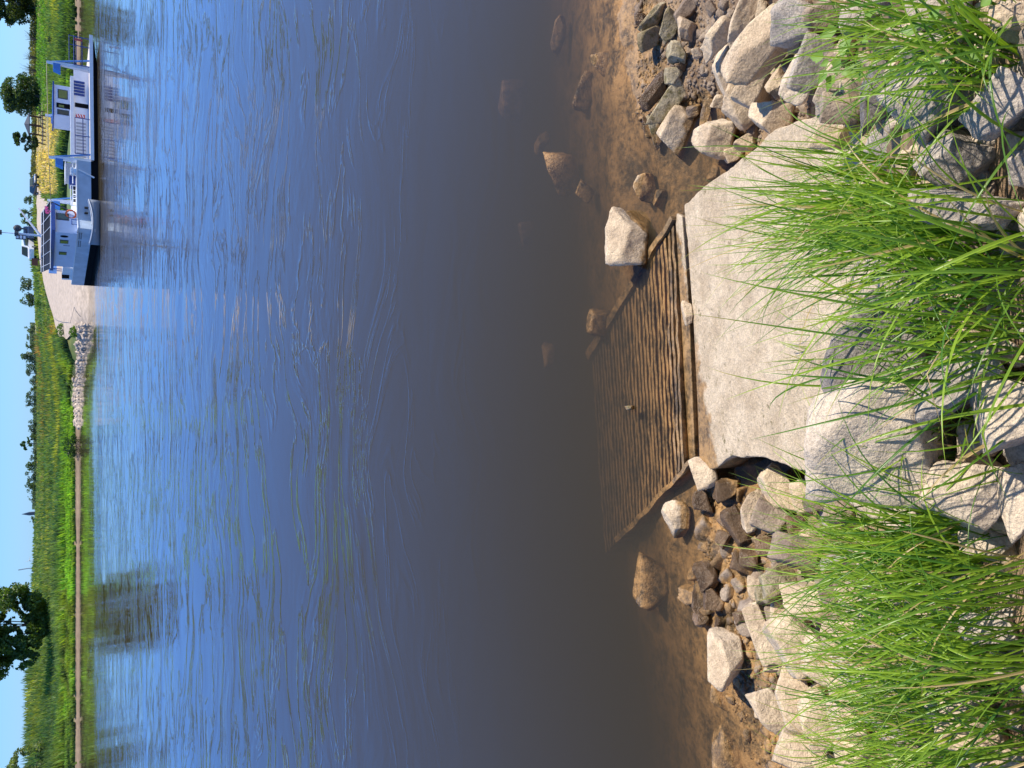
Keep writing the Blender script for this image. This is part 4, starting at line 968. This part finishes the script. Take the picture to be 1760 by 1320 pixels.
dk = ((.03, .065, .015), (.11, .17, .035)); md = ((.03, .06, .02), (.10, .15, .04)); bl = ((.05, .08, .07), (.10, .15, .11)); lt = ((.06, .09, .03), (.20, .24, .08))  # bl holds the bluish distance haze in the leaf colours
Y = 128; tree('oak_tree', Tb(1072, Y), 9, rb(G, 70, 6.3, 8.5, 1.7, 1.7), 34000, .25, dk, 'big dark oak tree leaning over the left end of the far bank', trunk=.45, seed=2, tr_h=4.0)
Y = 118; tree('willow_tree', Tb(1322, Y), 5, rb(G, 24, 3.6, 4.4, 1.1, .5), 7000, .18, lt, 'pale green shrubby tree at the lower left corner of the photo', trunk=.15, seed=3)
Y = 175; tree('oak_tree', Tb(14, Y), 9, rb(G, 34, 4.6, 6.2, 1.4, 1.2), 12000, .25, ((.02, .04, .012), (.08, .10, .02)), 'tree with loose dark foliage at the upper left corner of the photo', trunk=.3, seed=4)
Y = 158; tree('round_tree', Tb(166, Y), 6, rb(G, 34, 3.0, 4.4, 1.3, .7), 13000, .2, ((.02, .05, .02), (.09, .13, .045)), 'dense rounded tree beside the shelter on the crest', trunk=.3, seed=5)
Y = 150; tree('pine_tree', Tb(245, Y), 4.4, rb(G, 15, 1.2, 3.4, .55, .8), 2600, .2, ((.015, .04, .02), (.06, .10, .03)), 'ragged dark pine tree left of the shelter', trunk=.14, seed=6)
for k, (v, s) in enumerate(((100, 1.0), (122, 1.25), (68, .9))):
    Y = 172; b = Vector(Tb(v, Y)); m_ = MB()
    for j in range(26): a = random.uniform(0, 6.28); e = b + Vector((math.cos(a) * random.uniform(.3, 1.5), math.sin(a) * .8, random.uniform(1.2, 2.4))) * s; m_.tube([b, b.lerp(e, .5) + Vector((0, 0, .3)), e], .035, 4, .01)
    tag(m_.build('bare_shrub', bark), ('leafless shrub with fine twigs between the corner tree and the round tree', 'tallest leafless shrub touching the round tree on its right', 'small leafless shrub nearest the corner tree')[k], 'shrub', 'leafless shrubs on the crest')
Y = 520; tree('lone_tree', Tb(762, Y), 9, rb(G, 9, 3.2, 5.0, 1.1, 3.0), 1400, .5, ((.03, .08, .02), (.10, .18, .04)), 'feathery light green tree standing alone above the middle of the far bank', trunk=.3, seed=8)
# individual distant trees along the horizon
lst = [(300, 330, 2.4, .5), (345, 320, 4, .7), (368, 300, 5, .8), (383, 300, 5, .8), (489, 330, 6.5, .8), (508, 330, 4.5, .8), (518, 210, 3.6, .6)] + [(v, Y_, h_, 1) for v, Y_, h_ in
      [(566, 420, 5), (580, 430, 4.6), (594, 450, 5.5), (607, 430, 4.4), (617, 420, 8.2), (627, 430, 5.6), (642, 470, 6.4), (655, 480, 5.6), (668, 520, 4.6), (682, 520, 7), (694, 520, 7.2), (707, 540, 4.6), (730, 540, 6.4), (742, 540, 7.0), (752, 520, 5.0), (776, 560, 4.8), (788, 560, 5.4), (800, 560, 7.2), (812, 600, 8.4), (824, 600, 7.2), (836, 620, 8.6), (852, 640, 6.8), (860, 640, 4.6), (892, 640, 6.6), (905, 640, 4.2)]]
for i, (v, Y_, h_, k) in enumerate(lst):
    g = np.random.default_rng(100 + i)
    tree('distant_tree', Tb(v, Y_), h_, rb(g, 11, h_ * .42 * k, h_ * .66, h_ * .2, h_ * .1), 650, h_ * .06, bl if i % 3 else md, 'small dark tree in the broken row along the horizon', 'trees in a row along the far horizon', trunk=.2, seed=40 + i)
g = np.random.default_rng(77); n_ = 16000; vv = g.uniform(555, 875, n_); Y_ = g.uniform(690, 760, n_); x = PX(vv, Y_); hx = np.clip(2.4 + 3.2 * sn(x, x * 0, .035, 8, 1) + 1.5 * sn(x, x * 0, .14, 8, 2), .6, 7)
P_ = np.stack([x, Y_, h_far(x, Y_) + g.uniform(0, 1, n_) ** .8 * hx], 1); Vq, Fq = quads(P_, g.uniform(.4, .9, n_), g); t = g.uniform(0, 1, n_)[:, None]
fw_ = npmesh('far_wood', Vq, Fq, leaf, np.repeat(np.array([.06, .095, .085]) * (1 - t) + np.array([.12, .17, .13]) * t, 4, 0)); tag(fw_, 'low bluish far-off wood along the horizon behind the single trees', 'wood', kind='stuff')  # distance haze tinted into these leaf colours
# hedge on the upper crest
V = []; 
g = np.random.default_rng(9); n_ = 9000; vv = g.uniform(-40, 330, n_); Y_ = g.uniform(176, 186, n_); x = PX(vv, Y_); z = h_far(x, Y_) + g.uniform(0, 1, n_) * (1.15 + .5 * sn(x, Y_, .3)) * np.where(vv > 190, .7, 1.0)
P_ = np.stack([x, Y_, z], 1); Vq, Fq = quads(P_, g.uniform(.12, .26, n_), g); t = np.clip(.5 + sn(x, z * 3, .8) + g.normal(size=n_) * .2, 0, 1)[:, None]
hd = npmesh('hedge', Vq, Fq, leaf, np.repeat(np.array([.035, .05, .02]) * (1 - t) + np.array([.15, .15, .06]) * t, 4, 0)); tag(hd, 'low brownish hedge along the crest behind the meadow', 'hedge')

# reeds and tall herbs on the far bank, evenly dense over the bank
g = np.random.default_rng(12); n_ = 90000
uu = g.uniform(60, 139, n_); vv = g.uniform(-60, 1380, n_)
dx = (660 - vv) / FPX; dyy = cP - sP * ((uu - 880) / FPX) * 1.0; dyy = cP - sP * (uu - 880) / FPX; dz = -sP - cP * (uu - 880) / FPX
T = np.full(n_, np.nan); ts = np.linspace(85, 520, 700); prev = None
for i, t in enumerate(ts):
    gap = H + dz * t - h_far(dx * t, dyy * t); hit = (gap < 0) & np.isnan(T); T[hit] = t
ok = ~np.isnan(T); X = dx[ok] * T[ok]; Yv = dyy[ok] * T[ok]; uu = uu[ok]; vv = vv[ok]
tt = Yv - Yf(X)
onroad = np.zeros(len(X), bool)
RP = [(p.x, p.y) for p in Lr] + [(p.x, p.y) for p in Rr[::-1]]
ins = np.zeros(len(X), bool); j = len(RP) - 1
for i in range(len(RP)):
    xi, yi = RP[i]; xj, yj = RP[j]
    if yi != yj: c_ = ((yi > Yv) != (yj > Yv)) & (X < (xj - xi) * (Yv - yi) / (yj - yi) + xi); ins ^= c_
    j = i
right = sstep(10, 18, X)
ok = (tt > .35 + .8 * np.abs(sn(X, X * 0, 2.4, 8, 2)) * 2) & ~ins & ~((vv > 555) & (vv < 700) & (tt < 2.5))
X, Yv, tt, vv, uu, right = X[ok], Yv[ok], tt[ok], vv[ok], uu[ok], right[ok]
n_ = len(X); Z = h_far(X, Yv); big_ = sn(X, Yv, .16, 8, 1); sm = sn(X, Yv, .9, 8, 2); st = sn(X * .35, Yv * 2.2, .25, 8, 3)
dryz = (vv > 196 + 10 * sm) & (vv < 335) & (uu > 62) & (uu < 122)
mead = (vv < 260) & (uu < 86 + 4 * sm)
hh = (.75 + .5 * big_ + .25 * sm) * g.uniform(.6, 1.25, n_) * np.where(tt < 6, .85, 1.0); hh = np.where(dryz, hh * .42, hh); hh = np.where(mead, hh * .45, hh); hh = np.where((vv > 470) & (vv < 575) & (tt > 12), hh * .55, hh)
hh = hh * (1 + .8 * sstep(-38, -55, X)) * (1 - .5 * sstep(150, 300, Yv)) + np.where(vv > 575, .25, 0)
hh = np.where(tt < 4.5, np.minimum(hh, .55 + .25 * sm), hh); hh = np.clip(hh, .12, 3)
lime = np.array([.19, .31, .04]); blue = np.array([.085, .155, .065]); oli = np.array([.165, .19, .035]); yel = np.array([.28, .26, .05]); dark = np.array([.03, .06, .02]); dry = np.array([.50, .37, .17]); mdw = np.array([.10, .20, .03]); brn = np.array([.25, .13, .05])
def mixc(a, b, t): t = np.clip(t, 0, 1)[:, None]; return a * (1 - t) + b * t
c_ = mixc(np.tile(blue, (n_, 1)), np.tile(oli, (n_, 1)), .5 + 1.6 * st)
c_ = mixc(c_, np.tile(yel, (n_, 1)), (st + .5 * sm - .36) * 3 * (tt > 10)); c_ = mixc(c_, np.tile(brn, (n_, 1)), (big_ - .2 + .6 * sm) * 2 * (vv < 900) * (vv > 560) * (tt > 25))
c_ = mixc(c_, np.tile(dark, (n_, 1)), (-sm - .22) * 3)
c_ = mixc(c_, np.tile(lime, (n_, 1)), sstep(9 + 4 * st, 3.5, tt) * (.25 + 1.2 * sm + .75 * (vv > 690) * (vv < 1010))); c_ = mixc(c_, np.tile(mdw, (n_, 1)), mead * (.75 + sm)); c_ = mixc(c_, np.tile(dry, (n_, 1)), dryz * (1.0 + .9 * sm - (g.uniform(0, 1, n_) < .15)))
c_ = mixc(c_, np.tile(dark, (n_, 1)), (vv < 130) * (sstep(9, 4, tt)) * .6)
c_ = c_ * g.uniform(.8, 1.75, (n_, 1)) * (1 + .35 * sm + .3 * st)[:, None]
wd = (.055 + .0009 * (Yv - 90)) * g.uniform(.7, 1.5, n_); an = g.uniform(0, 6.28, n_); ex = np.cos(an) * wd; ey = np.sin(an) * wd; lx = g.normal(size=n_) * .25 * hh; ly = g.normal(size=n_) * .25 * hh
B0 = np.stack([X, Yv, Z - .05], 1)
V = np.stack([B0 + np.stack([-ex, -ey, 0 * ex], 1), B0 + np.stack([ex, ey, 0 * ex], 1), B0 + np.stack([ex * .8 + lx * .5, ey * .8 + ly * .5, hh * .6], 1), B0 + np.stack([lx, ly, hh], 1), B0 + np.stack([-ex * .8 + lx * .5, -ey * .8 + ly * .5, hh * .6], 1)], 1).reshape(-1, 3)
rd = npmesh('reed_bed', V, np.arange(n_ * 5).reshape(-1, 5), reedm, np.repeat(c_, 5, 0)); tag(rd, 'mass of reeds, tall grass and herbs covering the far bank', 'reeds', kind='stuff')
# dark clumps on the far bank
for (u, v, lb) in ((133, 767, 'round dark green bush hanging over the far water edge'), (96, 70, 'black little bush in the yellow meadow behind the ferry ramp end')):
    p = far(u, v); k = 1.35 if u > 100 else .8
    tree('bush', (p.x, p.y, p.z), 1.2, [(0, 0, .5 * k, .75 * k, .7 * k), (.5 * k, 0, .4 * k, .5 * k, .5 * k), (-.5 * k, 0, .35 * k, .5 * k, .45 * k)], 900, .1, ((.01, .03, .01), (.03, .06, .02)), lb, cat='bush', trunk=.06, seed=int(v))
for (u, v, s, lb) in ((112, 568, .9, 'small green bush on the ramp edge above the riprap'), (135, 571, .8, 'small green bush at the foot of the ramp by the riprap'), (70, 523, .9, 'dark green bush at the bend of the sand track')):
    p = far(u, v); tree('bush', (p.x, p.y, p.z), 1, [(0, 0, .5 * s, .7 * s, .55 * s), (.5 * s, 0, .35 * s, .4 * s, .4 * s)], 700, .09, ((.04, .09, .02), (.14, .24, .04)), lb, cat='bush', trunk=.05, seed=int(v))

# ---- sedge tussocks on the near bank
def blades(name, specs, label, seed, cat='grass tussock'):
    """specs: list of (u, v, spread px, count, length, azimuth, az spread, width)"""
    g = np.random.default_rng(seed); VV = []; FF = []; CC = []; off = 0; nseg = 12
    p0 = near(specs[0][0], specs[0][1]); 
    for (u0, v0, sp, n_, ln, az, asp, wd) in specs:
        wd = wd * 1.3
        for i in range(int(n_ * (.31 if n_ > 60 else .6))):
            for _ in range(5):
                p = near(u0 + g.normal() * sp * .8, v0 + g.normal() * sp * 1.1)
                if p is not None: break
            L_ = ln * g.uniform(.5, 1.35); a = R(az + g.normal() * asp); e = R(g.uniform(50, 88)); droop = R(g.uniform(35, 115)) * (g.uniform(.5, 1.2)); w0 = wd * g.uniform(.4, 1.35); tw = g.normal() * .5
            kink = g.uniform(.45, .85) if g.random() < .1 else 2; ka = R(g.uniform(30, 80))
            pos = np.array(p) + [0, 0, -.02]; ds = L_ / nseg; rowsL = []; ah = a
            dead = g.random() < .06; lite = g.random()
            for k in range(nseg + 1):
                s = k / nseg; w_ = w0 * min(1, .55 + s * 1.5) * max(0.02, 1 - s ** 2.6)
                ca, sa = math.cos(ah + tw * s), math.sin(ah + tw * s); side = np.array([-sa, ca, 0.0]) * w_ / 2
                el = e - droop * s ** 1.4 - (ka if s > kink else 0); dr = np.array([ca * math.cos(el), sa * math.cos(el), math.sin(el)]); up = np.array([-ca * math.sin(el), -sa * math.sin(el), math.cos(el)])
                rowsL += [pos - side, pos - up * w_ * .22, pos + side]
                pos = pos + dr * ds
            VV += rowsL
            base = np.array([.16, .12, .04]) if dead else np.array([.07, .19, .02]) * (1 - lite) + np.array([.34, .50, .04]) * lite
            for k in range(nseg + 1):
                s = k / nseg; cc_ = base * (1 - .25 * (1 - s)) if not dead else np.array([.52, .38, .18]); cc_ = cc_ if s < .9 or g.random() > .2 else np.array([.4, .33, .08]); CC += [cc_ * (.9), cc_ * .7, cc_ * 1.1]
            for k in range(nseg):
                q = off + k * 3; FF += [(q, q + 1, q + 4, q + 3), (q + 1, q + 2, q + 5, q + 4)]
            off += (nseg + 1) * 3
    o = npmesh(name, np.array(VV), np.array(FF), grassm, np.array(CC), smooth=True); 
    return tag(o, label, cat)
T = 'grass_tussock'
blades(T, [(1600, 330, 26, 330, .74, 100, 20, .006), (1560, 385, 30, 300, .70, 100, 24, .006), (1650, 380, 36, 300, .74, 105, 30, .006), (1500, 300, 26, 120, .52, 95, 24, .004)], 'large sedge tussock arching over the upper part of the slab', 50)
blades(T, [(1720, 440, 40, 300, .70, 110, 40, .0065), (1760, 540, 50, 180, .7, 100, 50, .0065)], 'tangled sedge tussock at the right behind the block-shaped boulder', 51)
blades(T, [(1470, 612, 8, 34, .50, 102, 22, .005), (1462, 575, 8, 26, .42, 100, 20, .004), (1468, 650, 10, 24, .25, 120, 30, .004)], 'small sedge tuft growing from the block-shaped boulder edge onto the slab', 52)
blades(T, [(1650, 940, 26, 330, .72, 92, 22, .0065), (1700, 900, 34, 250, .78, 100, 24, .0065), (1600, 990, 28, 260, .66, 95, 24, .006), (1740, 990, 40, 220, .74, 95, 30, .0065)], 'long sedge tussock arching over the middle of the lower boulders', 53)
blades(T, [(1690, 1110, 44, 380, .74, 92, 24, .0065), (1640, 1180, 44, 300, .66, 95, 26, .006), (1760, 1160, 50, 300, .76, 92, 30, .007)], 'thick sedge tussock with long parallel blades above the bottom right corner', 54)
blades(T, [(1560, 1285, 40, 260, .52, 88, 36, .0055), (1680, 1290, 50, 320, .66, 85, 34, .006), (1470, 1330, 24, 110, .46, 92, 28, .005), (1770, 1300, 40, 160, .7, 90, 40, .006)], 'sedge tussock filling the bottom right corner', 55)
blades(T, [(1660, 70, 34, 170, .52, 95, 50, .006), (1730, 40, 40, 210, .6, 85, 50, .007), (1740, 150, 30, 60, .55, 100, 50, .006)], 'grass tussock in the upper right corner between grey rocks', 56)
blades(T, [(1455, 240, 18, 70, .22, 80, 60, .0035), (1500, 215, 18, 40, .24, 80, 60, .0035)], 'fine short grass tuft at the edge of the dark pitted boulder', 57)
blades(T, [(1620, 700, 50, 30, .75, 95, 45, .008), (1700, 760, 40, 40, .7, 70, 60, .007), (1740, 640, 40, 90, .6, 95, 60, .0065)], 'sparse long sedge blades crossing in front of the pale triangular boulder', 58)
blades(T, [(1440, 1180, 12, 18, .3, 90, 30, .0045)], 'thin yellow-green tuft standing in front of the lower cream boulders', 59)
blades(T, [(1500, 930, 20, 60, .5, 90, 25, .005)], 'long thin blades reaching out below the widest flat boulder', 60)
blades(T, [(1470, 30, 16, 30, .3, 90, 40, .0045)], 'thin blades rising among the broad-leaved weed', 61)
blades(T, [(1560, 60, 24, 60, .45, 100, 40, .005)], 'loose blades between the weed and the upper right tussock', 62)
blades(T, [(1760, 420, 50, 90, .8, 95, 25, .0075), (1790, 600, 60, 70, .85, 92, 20, .008)], 'close long sedge blades rising from the right edge of the photo', 63)
# single long blade lying across
# broad-leaved weeds
def weed(u0, v0, n_, sz, label, seed, spread=.16, zup=.16):
    g = np.random.default_rng(seed); p0 = near(u0, v0); r_ = empty('broadleaf_weed', p0, label, 'weed'); st = MB()
    for i in range(n_):
        a = g.uniform(0, 6.28); rr = spread * g.uniform(.3, 1); c = Vector(p0) + Vector((rr * math.cos(a), rr * math.sin(a) * .8, g.uniform(.35, 1) * zup + .04))
        st.tube([Vector(p0), Vector(p0).lerp(c, .5) + Vector((0, 0, .04)), c], .0028, 5, .0014)
        L_ = sz * g.uniform(.6, 1.1); w_ = L_ * .36; out = Vector((math.cos(a), math.sin(a), g.uniform(-.15, .5))).normalized(); sd_ = out.cross(Vector((0, 0, 1))).normalized(); up = sd_.cross(out)
        prof = [0, .55, .95, 1, .72, .66, .42, .22, 0]; V = []; m_ = MB()
        for k, q in enumerate(prof):
            s = k / 8; c2 = c + out * (L_ * s) + up * (-.25 * L_ * s * s); jag = 1 + (.12 if k % 2 else -.06)
            V += [c2 - sd_ * w_ * q * jag + up * w_ * q * .3, c2 - sd_ * w_ * q * .5 + up * w_ * q * .07, c2, c2 + sd_ * w_ * q * .5 + up * w_ * q * .07, c2 + sd_ * w_ * q * jag + up * w_ * q * .3]
        F = [(k * 5 + j, k * 5 + j + 1, k * 5 + j + 6, k * 5 + j + 5) for k in range(8) for j in range(4)]
        m_.add(V, F); m_.build('leaf', leafw, r_, smooth=True)
    st.build('stem', leafw, r_)
leafw = leafmat('weed_leaf', (.17, .30, .05), trans=.3, rough=.5)
weed(1500, 60, 13, .085, 'light green broad-leaved weed growing between boulders at the top', 1, .15, .2)
weed(1475, 110, 9, .075, 'lower cluster of broad pale leaves beside the charcoal boulder', 2, .12, .12)
weed(1690, 90, 14, .06, 'bright narrow-leaved herb among grass in the upper right corner', 3, .16, .18)
